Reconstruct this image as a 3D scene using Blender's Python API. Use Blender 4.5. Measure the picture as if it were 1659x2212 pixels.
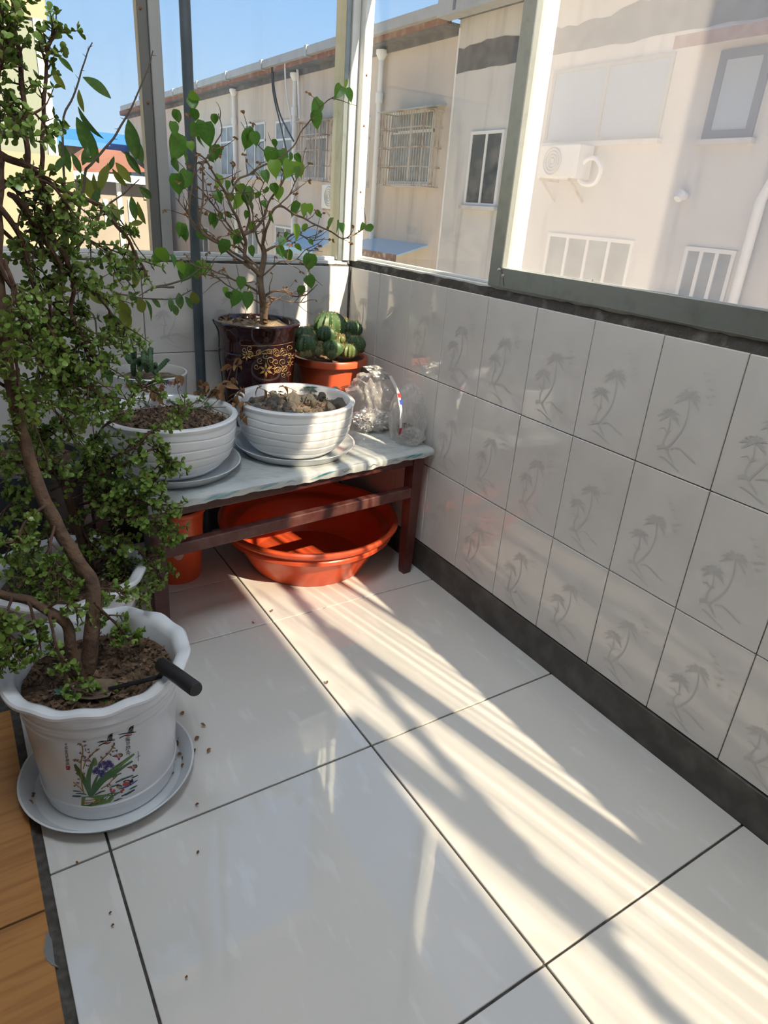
import bpy, bmesh, math, random
import numpy as np
from mathutils import Vector, Matrix, Euler
from mathutils import noise as mnoise

for o in list(bpy.data.objects):
    bpy.data.objects.remove(o)
SC = bpy.context.scene
COL = SC.collection
PI = math.pi

# ------------------------------------------------------------------ camera
CAM_P = Vector((-1.340971, -2.338047, 1.212265))
CAM_E = Euler((math.radians(65.52896), math.radians(-4.02367), math.radians(-32.07452)), 'XYZ')
F_PX, IMG_W, IMG_H = 1441.38, 1659.0, 2212.0
cam = bpy.data.cameras.new('camera')
cam.sensor_fit = 'HORIZONTAL'
cam.sensor_width = 36.0
cam.lens = F_PX / IMG_W * 36.0
cam.clip_start = 0.02
cam.clip_end = 500
camo = bpy.data.objects.new('camera', cam)
camo.location = CAM_P
camo.rotation_euler = CAM_E
COL.objects.link(camo)
SC.camera = camo
CAM_R = CAM_E.to_matrix()

# ------------------------------------------------------------------ sky, sun, exposure
SUN_TRAVEL = Vector((-0.235, 1.15, -1.0)).normalized()
world = bpy.data.worlds.new('world')
SC.world = world
world.use_nodes = True
nt = world.node_tree
nt.nodes.clear()
w_out = nt.nodes.new('ShaderNodeOutputWorld')
w_bg = nt.nodes.new('ShaderNodeBackground')
w_tc = nt.nodes.new('ShaderNodeTexCoord')
w_sep = nt.nodes.new('ShaderNodeSeparateXYZ')
w_ramp = nt.nodes.new('ShaderNodeValToRGB')
cr = w_ramp.color_ramp
cr.elements[0].position = 0.0
cr.elements[0].color = (0.60, 0.74, 0.90, 1)
cr.elements[1].position = 1.0
cr.elements[1].color = (0.16, 0.36, 0.80, 1)
e = cr.elements.new(0.25)
e.color = (0.30, 0.53, 0.90, 1)
nt.links.new(w_tc.outputs['Generated'], w_sep.inputs[0])
nt.links.new(w_sep.outputs['Z'], w_ramp.inputs[0])
nt.links.new(w_ramp.outputs[0], w_bg.inputs[0])
w_bg.inputs[1].default_value = 0.62
nt.links.new(w_bg.outputs[0], w_out.inputs[0])

sun = bpy.data.lights.new('sun', 'SUN')
sun.energy = 14.5
sun.color = (1.0, 0.82, 0.58)
sun.angle = math.radians(0.53)
suno = bpy.data.objects.new('sun', sun)
suno.rotation_euler = SUN_TRAVEL.to_track_quat('-Z', 'Y').to_euler()
suno.location = (2, -8, 8)
COL.objects.link(suno)

SC.view_settings.view_transform = 'Standard'
SC.view_settings.look = 'None'
SC.view_settings.gamma = 1.0
SC.view_settings.use_curve_mapping = False
SC.view_settings.exposure = 0.95

# ------------------------------------------------------------------ helpers
def px(u, v, axis, val):
    """point where the photo pixel (u, v) meets the plane axis = val"""
    d = CAM_R @ Vector(((u - IMG_W / 2) / F_PX, -(v - IMG_H / 2) / F_PX, -1.0))
    t = (val - CAM_P[axis]) / d[axis]
    return CAM_P + d * t

def nodes_of(m):
    m.use_nodes = True
    return m.node_tree.nodes, m.node_tree.links, m.node_tree.nodes['Principled BSDF']

def M(name, base, rough=0.5, metal=0.0, var=None, bump=None, spec=0.5, coat=0.0, sss=0.0, trans=0.0, streak=None, rvar=None):
    """var=(scale, colour2, lo, hi)  bump=(scale, strength)  streak=(scale xyz, colour2, lo, hi)"""
    m = bpy.data.materials.new(name)
    N, L, b = nodes_of(m)
    b.inputs['Base Color'].default_value = (*base, 1)
    b.inputs['Roughness'].default_value = rough
    b.inputs['Metallic'].default_value = metal
    b.inputs['Specular IOR Level'].default_value = spec
    b.inputs['Coat Weight'].default_value = coat
    b.inputs['Coat Roughness'].default_value = 0.06
    if sss:
        b.inputs['Subsurface Weight'].default_value = sss
        b.inputs['Subsurface Radius'].default_value = (0.01, 0.006, 0.004)
    tc = N.new('ShaderNodeTexCoord')
    last = None
    for k, spec_ in (('n', var), ('s', streak)):
        if not spec_:
            continue
        sc, c2, lo, hi = spec_
        nz = N.new('ShaderNodeTexNoise')
        nz.inputs['Detail'].default_value = 6
        mp = N.new('ShaderNodeMapping')
        L.new(tc.outputs['Object'], mp.inputs[0])
        L.new(mp.outputs[0], nz.inputs['Vector'])
        if isinstance(sc, tuple):
            mp.inputs['Scale'].default_value = sc
            nz.inputs['Scale'].default_value = 1.0
        else:
            nz.inputs['Scale'].default_value = sc
        rp = N.new('ShaderNodeMapRange')
        rp.inputs[1].default_value = lo
        rp.inputs[2].default_value = hi
        L.new(nz.outputs['Fac'], rp.inputs[0])
        mx = N.new('ShaderNodeMix')
        mx.data_type = 'RGBA'
        L.new(rp.outputs[0], mx.inputs[0])
        if last is None:
            mx.inputs[6].default_value = (*base, 1)
        else:
            L.new(last, mx.inputs[6])
        mx.inputs[7].default_value = (*c2, 1)
        last = mx.outputs[2]
    if last is not None:
        L.new(last, b.inputs['Base Color'])
    if rvar:
        nz = N.new('ShaderNodeTexNoise')
        nz.inputs['Scale'].default_value = rvar[0]
        L.new(tc.outputs['Object'], nz.inputs['Vector'])
        rp = N.new('ShaderNodeMapRange')
        rp.inputs[1].default_value = 0.3
        rp.inputs[2].default_value = 0.7
        rp.inputs[3].default_value = rvar[1]
        rp.inputs[4].default_value = rvar[2]
        L.new(nz.outputs['Fac'], rp.inputs[0])
        L.new(rp.outputs[0], b.inputs['Roughness'])
    if bump:
        nz = N.new('ShaderNodeTexNoise')
        nz.inputs['Detail'].default_value = 5
        sc = bump[0]
        if isinstance(sc, tuple):
            mp = N.new('ShaderNodeMapping')
            mp.inputs['Scale'].default_value = sc
            L.new(tc.outputs['Object'], mp.inputs[0])
            L.new(mp.outputs[0], nz.inputs['Vector'])
            nz.inputs['Scale'].default_value = 1.0
        else:
            L.new(tc.outputs['Object'], nz.inputs['Vector'])
            nz.inputs['Scale'].default_value = sc
        bp = N.new('ShaderNodeBump')
        bp.inputs['Strength'].default_value = bump[1]
        bp.inputs['Distance'].default_value = 0.01 if len(bump) < 3 else bump[2]
        L.new(nz.outputs['Fac'], bp.inputs['Height'])
        L.new(bp.outputs[0], b.inputs['Normal'])
    if trans:
        out = N['Material Output']
        tr = N.new('ShaderNodeBsdfTranslucent')
        tr.inputs[0].default_value = (min(1, base[0] * 1.5), min(1, base[1] * 1.5), base[2], 1)
        mxs = N.new('ShaderNodeMixShader')
        mxs.inputs[0].default_value = trans
        L.new(b.outputs[0], mxs.inputs[1])
        L.new(tr.outputs[0], mxs.inputs[2])
        L.new(mxs.outputs[0], out.inputs[0])
    return m

def M_film(name, tint=(1, 1, 1), clear=0.9, gloss_rough=0.03, body=(0.8, 0.8, 0.8), f0=0.02, refl=0.7, bump=None, translucent=False):
    """thin clear sheet: transparent body, fresnel reflection, a little milky diffuse"""
    m = bpy.data.materials.new(name)
    N, L, b = nodes_of(m)
    N.remove(b)
    out = N['Material Output']
    tr = N.new('ShaderNodeBsdfTransparent')
    tr.inputs[0].default_value = (*tint, 1)
    df = N.new('ShaderNodeBsdfTranslucent' if translucent else 'ShaderNodeBsdfDiffuse')
    df.inputs[0].default_value = (*body, 1)
    body_out = df.outputs[0]
    if translucent:
        d2 = N.new('ShaderNodeBsdfDiffuse')
        d2.inputs[0].default_value = (*body, 1)
        ms = N.new('ShaderNodeMixShader')
        L.new(df.outputs[0], ms.inputs[1])
        L.new(d2.outputs[0], ms.inputs[2])
        body_out = ms.outputs[0]
    mx = N.new('ShaderNodeMixShader')
    mx.inputs[0].default_value = clear
    L.new(body_out, mx.inputs[1])
    L.new(tr.outputs[0], mx.inputs[2])
    gl = N.new('ShaderNodeBsdfGlossy')
    gl.inputs['Roughness'].default_value = gloss_rough
    fr = N.new('ShaderNodeLayerWeight')
    fr.inputs['Blend'].default_value = 0.5
    pw = N.new('ShaderNodeMath')
    pw.operation = 'POWER'
    pw.inputs[1].default_value = 5.0
    L.new(fr.outputs['Facing'], pw.inputs[0])
    ma = N.new('ShaderNodeMath')
    ma.operation = 'MULTIPLY_ADD'
    ma.inputs[1].default_value = refl
    ma.inputs[2].default_value = f0
    L.new(pw.outputs[0], ma.inputs[0])
    m2 = N.new('ShaderNodeMixShader')
    L.new(ma.outputs[0], m2.inputs[0])
    L.new(mx.outputs[0], m2.inputs[1])
    L.new(gl.outputs[0], m2.inputs[2])
    L.new(m2.outputs[0], out.inputs[0])
    if bump:
        tc = N.new('ShaderNodeTexCoord')
        nz = N.new('ShaderNodeTexNoise')
        nz.inputs['Scale'].default_value = bump[0]
        nz.inputs['Detail'].default_value = 4
        L.new(tc.outputs['Object'], nz.inputs['Vector'])
        bp = N.new('ShaderNodeBump')
        bp.inputs['Strength'].default_value = bump[1]
        bp.inputs['Distance'].default_value = 0.01
        L.new(nz.outputs['Fac'], bp.inputs['Height'])
        L.new(bp.outputs[0], gl.inputs['Normal'])
        L.new(bp.outputs[0], fr.inputs['Normal'])
    return m

def root_of(o):
    while o.parent:
        o = o.parent
    return o

class MB:
    """collects shapes in world coordinates; build() links them as ONE mesh object"""
    def __init__(s):
        s.v = []
        s.f = []
    def add(s, vs, fs):
        n = len(s.v)
        s.v.extend([tuple(p) for p in vs])
        s.f.extend([tuple(i + n for i in f) for f in fs])
        return s
    def box(s, x0, x1, y0, y1, z0, z1):
        vs = [(x, y, z) for z in (z0, z1) for y in (y0, y1) for x in (x0, x1)]
        return s.add(vs, [(0, 2, 3, 1), (4, 5, 7, 6), (0, 1, 5, 4), (2, 6, 7, 3), (0, 4, 6, 2), (1, 3, 7, 5)])
    def cbox(s, x0, x1, y0, y1, z0, z1, c=0.003):
        """box with chamfered edges"""
        bm = bmesh.new()
        r = bmesh.ops.create_cube(bm, size=1.0)
        for q in bm.verts:
            q.co = Vector(((x0 + x1) / 2 + q.co.x * (x1 - x0), (y0 + y1) / 2 + q.co.y * (y1 - y0), (z0 + z1) / 2 + q.co.z * (z1 - z0)))
        bmesh.ops.bevel(bm, geom=list(bm.edges), offset=c, segments=1, affect='EDGES')
        bm.verts.index_update()
        s.add([q.co[:] for q in bm.verts], [tuple(q.index for q in f.verts) for f in bm.faces])
        bm.free()
        return s
    def obox(s, a, b, w, h, up=(0, 0, 1), c=0.0):
        """bar of section w x h from a to b"""
        a = Vector(a); b = Vector(b)
        d = (b - a).normalized()
        up = Vector(up)
        sd = d.cross(up).normalized()
        up = sd.cross(d).normalized()
        if c <= 0:
            ring = [(-w / 2, -h / 2), (w / 2, -h / 2), (w / 2, h / 2), (-w / 2, h / 2)]
        else:
            ring = [(-w / 2 + c, -h / 2), (w / 2 - c, -h / 2), (w / 2, -h / 2 + c), (w / 2, h / 2 - c), (w / 2 - c, h / 2), (-w / 2 + c, h / 2), (-w / 2, h / 2 - c), (-w / 2, -h / 2 + c)]
        n = len(ring)
        vs = [a + sd * p + up * q for p, q in ring] + [b + sd * p + up * q for p, q in ring]
        fs = [(i, (i + 1) % n, n + (i + 1) % n, n + i) for i in range(n)]
        fs += [tuple(range(n - 1, -1, -1)), tuple(range(n, 2 * n))]
        return s.add(vs, fs)
    def tube(s, pts, rad, n=8, cap=True):
        pts = [Vector(p) for p in pts]
        if not hasattr(rad, '__len__'):
            rad = [rad] * len(pts)
        t0 = (pts[1] - pts[0]).normalized()
        ref = Vector((0, 0, 1)) if abs(t0.z) < 0.9 else Vector((1, 0, 0))
        u = t0.cross(ref).normalized()
        vs = []
        for i, p in enumerate(pts):
            t = (pts[min(i + 1, len(pts) - 1)] - pts[max(i - 1, 0)])
            t = t.normalized() if t.length > 1e-9 else t0
            u = (u - t * u.dot(t)).normalized()
            w = t.cross(u)
            for k in range(n):
                a = 2 * PI * k / n
                vs.append(p + (u * math.cos(a) + w * math.sin(a)) * rad[i])
        fs = []
        for i in range(len(pts) - 1):
            for k in range(n):
                fs.append((i * n + k, i * n + (k + 1) % n, (i + 1) * n + (k + 1) % n, (i + 1) * n + k))
        if cap:
            fs.append(tuple(range(n - 1, -1, -1)))
            m = (len(pts) - 1) * n
            fs.append(tuple(range(m, m + n)))
        return s.add(vs, fs)
    def lathe(s, cx, cy, z0, prof, n=48, fn=None):
        vs = []
        for i, (r, z) in enumerate(prof):
            for k in range(n):
                a = 2 * PI * k / n
                rr, zz = (r, z) if fn is None else fn(a, r, z, i)
                vs.append((cx + rr * math.cos(a), cy + rr * math.sin(a), z0 + zz))
        fs = []
        for i in range(len(prof) - 1):
            for k in range(n):
                fs.append((i * n + k, i * n + (k + 1) % n, (i + 1) * n + (k + 1) % n, (i + 1) * n + k))
        if prof[0][0] > 1e-6:
            fs.append(tuple(range(n - 1, -1, -1)))
        if prof[-1][0] > 1e-6:
            m = (len(prof) - 1) * n
            fs.append(tuple(range(m, m + n)))
        return s.add(vs, fs)
    def ball(s, c, r, sub=2, fn=None, sc=(1, 1, 1)):
        bm = bmesh.new()
        bmesh.ops.create_icosphere(bm, subdivisions=sub, radius=1.0)
        vs = []
        for q in bm.verts:
            k = 1.0 if fn is None else fn(q.co)
            vs.append((c[0] + q.co.x * r * k * sc[0], c[1] + q.co.y * r * k * sc[1], c[2] + q.co.z * r * k * sc[2]))
        bm.verts.index_update()
        s.add(vs, [tuple(q.index for q in f.verts) for f in bm.faces])
        bm.free()
        return s
    def mesh(s, name, smooth=True, org=(0, 0, 0), mats=()):
        me = bpy.data.meshes.new(name)
        me.from_pydata([(p[0] - org[0], p[1] - org[1], p[2] - org[2]) for p in s.v], [], s.f)
        for m in mats:
            me.materials.append(m)
        if smooth:
            me.polygons.foreach_set('use_smooth', [True] * len(me.polygons))
            try:
                me.set_sharp_from_angle(angle=math.radians(40))
            except Exception:
                pass
        me.validate()
        return me
    def build(s, name, mat, parent=None, smooth=True, loc=None):
        if parent is None:
            org = Vector(loc) if loc is not None else Vector((0, 0, 0))
        else:
            org = root_of(parent).location
        me = s.mesh(name, smooth, org, mat if isinstance(mat, (list, tuple)) else [mat])
        o = bpy.data.objects.new(name, me)
        COL.objects.link(o)
        if parent is None:
            o.location = org
        else:
            o.parent = parent
        return o

def tag(o, label=None, cat=None, group=None, kind=None):
    if label: o['label'] = label
    if cat: o['category'] = cat
    if group: o['group'] = group
    if kind: o['kind'] = kind
    return o

def thing(name, label, cat, loc, group=None, kind=None):
    o = bpy.data.objects.new(name, None)
    o.empty_display_size = 0.05
    o.location = loc
    COL.objects.link(o)
    return tag(o, label, cat, group, kind)

def place(me, name, parent, loc, rot=None, scale=None, mat3=None):
    """one more object that shares the mesh; loc in world, parent unrotated"""
    o = bpy.data.objects.new(name, me)
    COL.objects.link(o)
    o.parent = parent
    r = root_of(parent).location
    l = Vector(loc) - r
    if mat3 is not None:
        o.matrix_local = Matrix.Translation(l) @ mat3.to_4x4()
    else:
        o.location = l
        if rot is not None: o.rotation_euler = rot
        if scale is not None: o.scale = (scale,) * 3 if not hasattr(scale, '__len__') else scale
    return o

def smooth_line(pts, n=4):
    """Catmull-Rom through tuples of any length"""
    P = [np.array(p, float) for p in pts]
    if len(P) < 3:
        return [P[0] + (P[-1] - P[0]) * k / (2 * n) for k in range(2 * n + 1)]
    P = [2 * P[0] - P[1]] + P + [2 * P[-1] - P[-2]]
    out = []
    for i in range(1, len(P) - 2):
        for k in range(n):
            t = k / n
            out.append(0.5 * (2 * P[i] + (P[i + 1] - P[i - 1]) * t + (2 * P[i - 1] - 5 * P[i] + 4 * P[i + 1] - P[i + 2]) * t * t + (-P[i - 1] + 3 * P[i] - 3 * P[i + 1] + P[i + 2]) * t ** 3))
    out.append(P[-2])
    return out
# ------------------------------------------------------------------ materials
GLAZE = M('wall_tile_glaze', (0.66, 0.635, 0.615), 0.10, var=(9, (0.62, 0.60, 0.58), 0.4, 0.7), bump=(14, 0.04, 0.004), rvar=(4, 0.03, 0.08), spec=0.75)
PRINT = M('palm_print_satin', (0.52, 0.505, 0.49), 0.28)
GROUT = M('dark_grout', (0.06, 0.055, 0.05), 0.9, var=(60, (0.12, 0.11, 0.10), 0.4, 0.7))
FLOOR_T = M('floor_porcelain', (0.69, 0.68, 0.655), 0.09, streak=((26, 7, 1), (0.735, 0.73, 0.715), 0.58, 0.66), bump=((7, 7, 7), 0.04, 0.006), rvar=(7, 0.02, 0.06), spec=0.85)
SKIRT = M('dark_stone_skirting', (0.055, 0.05, 0.045), 0.45, var=(14, (0.12, 0.11, 0.10), 0.45, 0.75), bump=(40, 0.25))
PLASTER = M('white_plaster', (0.86, 0.85, 0.83), 0.8, var=(3, (0.83, 0.82, 0.80), 0.4, 0.7), bump=(60, 0.08))
CEMENT = M('rough_dark_cement', (0.075, 0.07, 0.065), 0.9, var=(22, (0.22, 0.21, 0.20), 0.52, 0.75), bump=(45, 0.9))
ALU = M('grey_green_aluminium', (0.33, 0.36, 0.35), 0.36, 0.75, var=(30, (0.27, 0.29, 0.28), 0.5, 0.8))
ALU_W = M('pale_painted_aluminium', (0.74, 0.74, 0.72), 0.4, 0.1, var=(12, (0.62, 0.62, 0.60), 0.5, 0.8))
STEEL = M('screw_steel', (0.55, 0.54, 0.52), 0.3, 0.9)
RUST = M('rust_spot', (0.22, 0.10, 0.05), 0.85)
WOODTILE = M('wood_look_tile', (0.46, 0.22, 0.065), 0.35, streak=((4, 60, 20), (0.33, 0.14, 0.04), 0.45, 0.7), bump=((6, 90, 20), 0.1))
GLASS = M_film('window_glass', (0.94, 0.965, 0.955), 0.975, 0.01, (0.75, 0.74, 0.72))
DIM_SCREEN = M_film('added_sun_dimming_screen', (1, 1, 1), 0.52, 0.5, (0.80, 0.79, 0.77), f0=0.0, refl=0.05, translucent=True)  # for the added screens that dim the sun in the unseen window part
MESH = M_film('fly_screen_mesh', (1, 1, 1), 0.72, 0.5, (0.80, 0.79, 0.77), f0=0.0, refl=0.05, translucent=True)
ALU_D = M('shaded_dark_aluminium', (0.17, 0.17, 0.165), 0.45, 0.4)  # shade on the mullion's left half put into a darker base colour
ALU_G = M('shaded_grey_aluminium', (0.40, 0.41, 0.41), 0.42, 0.3)  # right half of the mullion, its shade also put into the colour
PIPE = M('blue_grey_pipe', (0.075, 0.10, 0.125), 0.4, 0.2, var=(8, (0.12, 0.15, 0.17), 0.45, 0.75))

YB = 0.016            # face of the back wall
ROWS = [(0.108, 0.405), (0.405, 0.705), (0.705, 1.002)]
SILL = 1.002
CEIL = 2.86
rnd = random.Random(4)

# ------------------------------------------------------------------ floor with single tiles
floor = tag(MB().box(-1.46, 0.0, -5.6, YB, -0.12, -0.006).build('floor', GROUT, smooth=False), 'glossy off-white porcelain tile floor of the balcony', 'floor', kind='structure')
XL = [-1.350, -1.237, -0.622, 0.0]
YL = [-5.5, -4.9, -4.3, -3.7, -3.1, -2.5, -1.898, -1.293, -0.690, -0.385, YB]
for i in range(3):
    for j in range(len(YL) - 1):
        if i == 2 and j == len(YL) - 2:
            continue
        y1 = YL[j + 1]
        if i == 2 and j == len(YL) - 3:
            y1 = -0.09
        g = 0.0025
        m = MB().cbox(XL[i] + g, XL[i + 1] - g, YL[j] + g, y1 - g, -0.012, 0.0, 0.0012)
        o = m.build('tile', FLOOR_T, floor, smooth=False)
        o.rotation_euler = (0, 0, 0)
MB().cbox(-0.6195, -0.0025, -0.085, YB - 0.002, -0.012, 0.0, 0.0012).build('tile', FLOOR_T, floor, smooth=False)

# wood-look threshold and the door at the left
thr = tag(MB().box(-1.47, -1.36, -3.3, -0.75, -0.1, -0.003).build('trim_1', GROUT, smooth=False), 'wood-look tile threshold strip along the door', 'threshold', kind='structure')
for a, b in ((-3.2, -2.57), (-2.565, -1.97), (-1.965, -1.369), (-1.364, -0.765)):
    MB().cbox(-1.462, -1.366, a, b, -0.02, 0.003, 0.001).build('tile', WOODTILE, thr, smooth=False)
mp = MB()
pts = [px(u, v, 2, 0.0035) for u, v in ((100, 2010), (112, 2030), (118, 2080), (126, 2090), (112, 2085), (99, 2072), (95, 2055), (98, 2030))]
mp.add([(p.x, p.y, -0.004) for p in pts] + [(p.x, p.y, 0.0042) for p in pts], [tuple(range(8, 16))] + [(k, (k + 1) % 8, 8 + (k + 1) % 8, 8 + k) for k in range(8)])
mp.build('mortar_patch', M('grey_mortar', (0.20, 0.21, 0.215), 0.85, bump=(60, 0.4)), thr, smooth=False)

# ------------------------------------------------------------------ palm print (flat decoration of the wall tiles)
def palm_mesh():
    m = MB()
    cnt = [0]
    def off():
        cnt[0] += 1
        return -cnt[0] * 4e-6
    def poly(pts):
        h = off()
        m.add([(h, -p[0], p[1]) for p in pts], [tuple(range(len(pts)))])
    def strip(line, w0, w1):
        L = smooth_line(line, 4)
        n = len(L)
        vs = []
        for i, p in enumerate(L):
            t = L[min(i + 1, n - 1)] - L[max(i - 1, 0)]
            t = t / (np.linalg.norm(t) + 1e-9)
            q = np.array([-t[1], t[0]])
            w = w0 + (w1 - w0) * i / (n - 1)
            vs += [p + q * w / 2, p - q * w / 2]
        h = off()
        m.add([(h, -p[0], p[1]) for p in vs], [(2 * i, 2 * i + 1, 2 * i + 3, 2 * i + 2) for i in range(n - 1)])
    def crown(cx, cy, R, seed):
        r = random.Random(seed)
        for k in range(9):
            a = math.radians(-25 + k * 29 + r.uniform(-6, 6))
            ln = R * r.uniform(0.8, 1.1)
            prev = (cx, cy)
            droop = -0.35 * ln
            L = [np.array([cx + math.cos(a) * ln * t, cy + math.sin(a) * ln * t * 0.85 + droop * t * t]) for t in (0, 0.25, 0.5, 0.75, 1.0)]
            ws = [0.1, 0.26, 0.24, 0.17, 0.0]
            for i in range(4):
                t = L[i + 1] - L[i]
                t = t / np.linalg.norm(t)
                q = np.array([-t[1], t[0]])
                w0, w1 = ws[i] * R, ws[i + 1] * R * 0.7
                A = [L[i] + q * w0 / 2, L[i] - q * w0 / 2, L[i + 1] - q * w1 / 2, L[i + 1] + q * w1 / 2]
                poly(A)
    # tile coordinates: s to the right 0..0.2, z up 0..0.3
    crown(0.098, 0.182, 0.034, 1)
    crown(0.063, 0.132, 0.030, 2)
    strip([(0.098, 0.18), (0.104, 0.14), (0.098, 0.10), (0.074, 0.055)], 0.003, 0.005)
    strip([(0.063, 0.13), (0.068, 0.10), (0.062, 0.075), (0.066, 0.052)], 0.003, 0.005)
    strip([(0.045, 0.094), (0.055, 0.099), (0.064, 0.092), (0.075, 0.097)], 0.001, 0.004)
    strip([(0.050, 0.050), (0.066, 0.057), (0.080, 0.046), (0.098, 0.030)], 0.010, 0.003)
    strip([(0.060, 0.033), (0.080, 0.030), (0.110, 0.018), (0.118, 0.014)], 0.002, 0.004)
    strip([(0.085, 0.058), (0.105, 0.065), (0.130, 0.054), (0.150, 0.048)], 0.002, 0.004)
    for bx_, bz in ((0.118, 0.235), (0.128, 0.222), (0.142, 0.206), (0.150, 0.194), (0.138, 0.188), (0.148, 0.176)):
        strip([(bx_ - 0.006, bz + 0.002), (bx_ - 0.002, bz + 0.004), (bx_, bz)], 0.0008, 0.0022)
        strip([(bx_, bz), (bx_ + 0.003, bz + 0.004), (bx_ + 0.008, bz + 0.003)], 0.0022, 0.0008)
    return m.mesh('palm_print', False, (0, 0, 0), [PRINT])
PALM = palm_mesh()

def tile_mesh(w, h):
    """wall tile facing -x, left upper corner at y = 0, running to -y; thickness 8 mm"""
    return MB().cbox(0.0, 0.010, -w + 0.0012, -0.0012, 0.0012, h - 0.0012, 0.0016).mesh('tile', False, (0, 0, 0), [GLAZE])

TM = {}
def wall_tile(wall, corner, w, h, rz, palm=True):
    key = (round(w, 3), round(h, 3))
    if key not in TM: TM[key] = tile_mesh(*key)
    o = place(TM[key], 'tile', wall, corner, rot=(rnd.gauss(0, 0.0012), rnd.gauss(0, 0.0012), rz + rnd.gauss(0, 0.0012)))
    if palm and w > 0.15:
        p = bpy.data.objects.new('palm_print', PALM)
        COL.objects.link(p)
        p.parent = o
        p.location = (-0.0004, (0.2 - w) * 0.5, 0)
    return o

wall_r = tag(MB().box(0.009, 0.14, -5.6, 0.15, -0.1, SILL - 0.004).build('wall_right', GROUT, smooth=False), 'low white tiled parapet wall with faint palm tree prints, below the long window', 'wall', kind='structure')
for k in range(14):
    y0 = -0.2 * k
    for z0, z1 in ROWS:
        if k == 0: wall_tile(wall_r, (0, YB - 0.004, z0), 0.2 + YB - 0.005, z1 - z0, 0)
        else: wall_tile(wall_r, (0, y0, z0), 0.2, z1 - z0, 0)
MB().box(0, 0.01, -5.6, -2.8, 0.108, SILL).build('tile_field', GLAZE, wall_r, smooth=False)
wall_b = tag(MB().box(-1.46, 0.12, YB + 0.009, 0.17, -0.1, SILL - 0.004).build('wall_back', GROUT, smooth=False), 'low white tiled end wall behind the plant bench', 'wall', kind='structure')
xb = [-0.003, -0.178, -0.379, -0.58, -0.78, -0.976, -1.176, -1.376]
for a, b in zip(xb, xb[1:]):
    for z0, z1 in ROWS:
        wall_tile(wall_b, (b, YB, z0), a - b, z1 - z0, PI / 2)
# rz=+90deg maps the tile's -y run onto +x and its -x face onto -y
tag(MB().cbox(-0.004, 0.012, -5.6, YB, 0.0, 0.106, 0.002).build('baseboard_right', SKIRT, smooth=False), 'dark stone skirting along the parapet wall', 'skirting', kind='structure')
tag(MB().cbox(-1.46, -0.005, YB - 0.006, YB + 0.012, 0.0, 0.106, 0.002).build('baseboard_back', SKIRT, smooth=False), 'dark stone skirting behind the bench', 'skirting', kind='structure')

# remaining shell: left wall with door opening, room beyond, front wall, ceiling
wl = MB()
wl.box(-1.60, -1.47, -0.78, 0.17, 0, CEIL)
wl.box(-1.60, -1.47, -5.6, -3.3, 0, CEIL)
wl.box(-1.60, -1.47, -3.3, -0.78, 2.1, CEIL)
tag(wl.build('wall_left', PLASTER, smooth=False), 'white plastered house wall with the doorway beside the plants', 'wall', kind='structure')
tag(MB().box(-1.6, 0.14, -5.75, -5.6, -0.1, CEIL).build('wall_front', PLASTER, smooth=False), 'white plastered end wall behind the viewer', 'wall', kind='structure')
tag(MB().box(-1.6, 0.03, -5.75, 0.17, CEIL, CEIL + 0.12).build('ceiling', PLASTER, smooth=False), 'white balcony ceiling', 'ceiling', kind='structure')
ro = MB()
ro.box(-4.2, -4.1, -4.2, 0.2, 0, CEIL)
ro.box(-4.1, -1.6, -4.3, -4.2, 0, CEIL)
ro.box(-4.1, -1.6, 0.17, 0.27, 0, CEIL)
tag(ro.build('wall_room', PLASTER, smooth=False), 'white walls of the room beyond the doorway', 'wall', kind='structure')
tag(MB().box(-4.2, -1.6, -4.3, 0.2, CEIL, CEIL + 0.1).build('ceiling_room', PLASTER, smooth=False), 'ceiling of the room beyond the doorway', 'ceiling', kind='structure')
tag(MB().box(-4.2, -1.47, -4.3, 0.2, -0.1, -0.002).build('floor_room', WOODTILE, smooth=False), 'wood-look floor of the room beyond the doorway', 'floor', kind='structure')
d1 = thing('door_1', 'white sliding door track and jambs at the threshold', 'door frame', (-1.5, -2.0, 0), kind='structure')
MB().cbox(-1.56, -1.463, -3.3, -0.78, 0.0, 0.03, 0.003).build('door_track', ALU_W, d1, smooth=False)
MB().cbox(-1.6, -1.472, -3.3, -3.25, 0.03, 2.1, 0.003).build('jamb', ALU_W, d1, smooth=False)
MB().cbox(-1.6, -1.472, -0.83, -0.78, 0.03, 2.1, 0.003).build('jamb', ALU_W, d1, smooth=False)

# ------------------------------------------------------------------ rough cement beds under the windows
def rough_bar(x0, x1, y0, y1, z0, z1, seed, amp=0.004):
    """lumpy bar: long axis split, faces jittered"""
    r = random.Random(seed)
    m = MB()
    longy = (y1 - y0) > (x1 - x0)
    n = int((y1 - y0 if longy else x1 - x0) / 0.025)
    vs = []
    for i in range(n + 1):
        t = i / n
        for a, b in ((0, 0), (1, 0), (1, 1), (0, 1)):
            j = [r.uniform(-amp, amp) for _ in range(2)]
            if longy: vs.append((x0 + (x1 - x0) * a + j[0] * (1 - a), y0 + (y1 - y0) * t, z0 + (z1 - z0) * b + j[1] * b))
            else: vs.append((x0 + (x1 - x0) * t, y0 + (y1 - y0) * a + j[0] * (1 - a), z0 + (z1 - z0) * b + j[1] * b))
    fs = []
    for i in range(n):
        for k in range(4):
            fs.append((4 * i + k, 4 * i + (k + 1) % 4, 4 * i + 4 + (k + 1) % 4, 4 * i + 4 + k))
    fs += [(3, 2, 1, 0), (4 * n, 4 * n + 1, 4 * n + 2, 4 * n + 3)]
    m.add(vs, fs)
    return m
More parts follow.
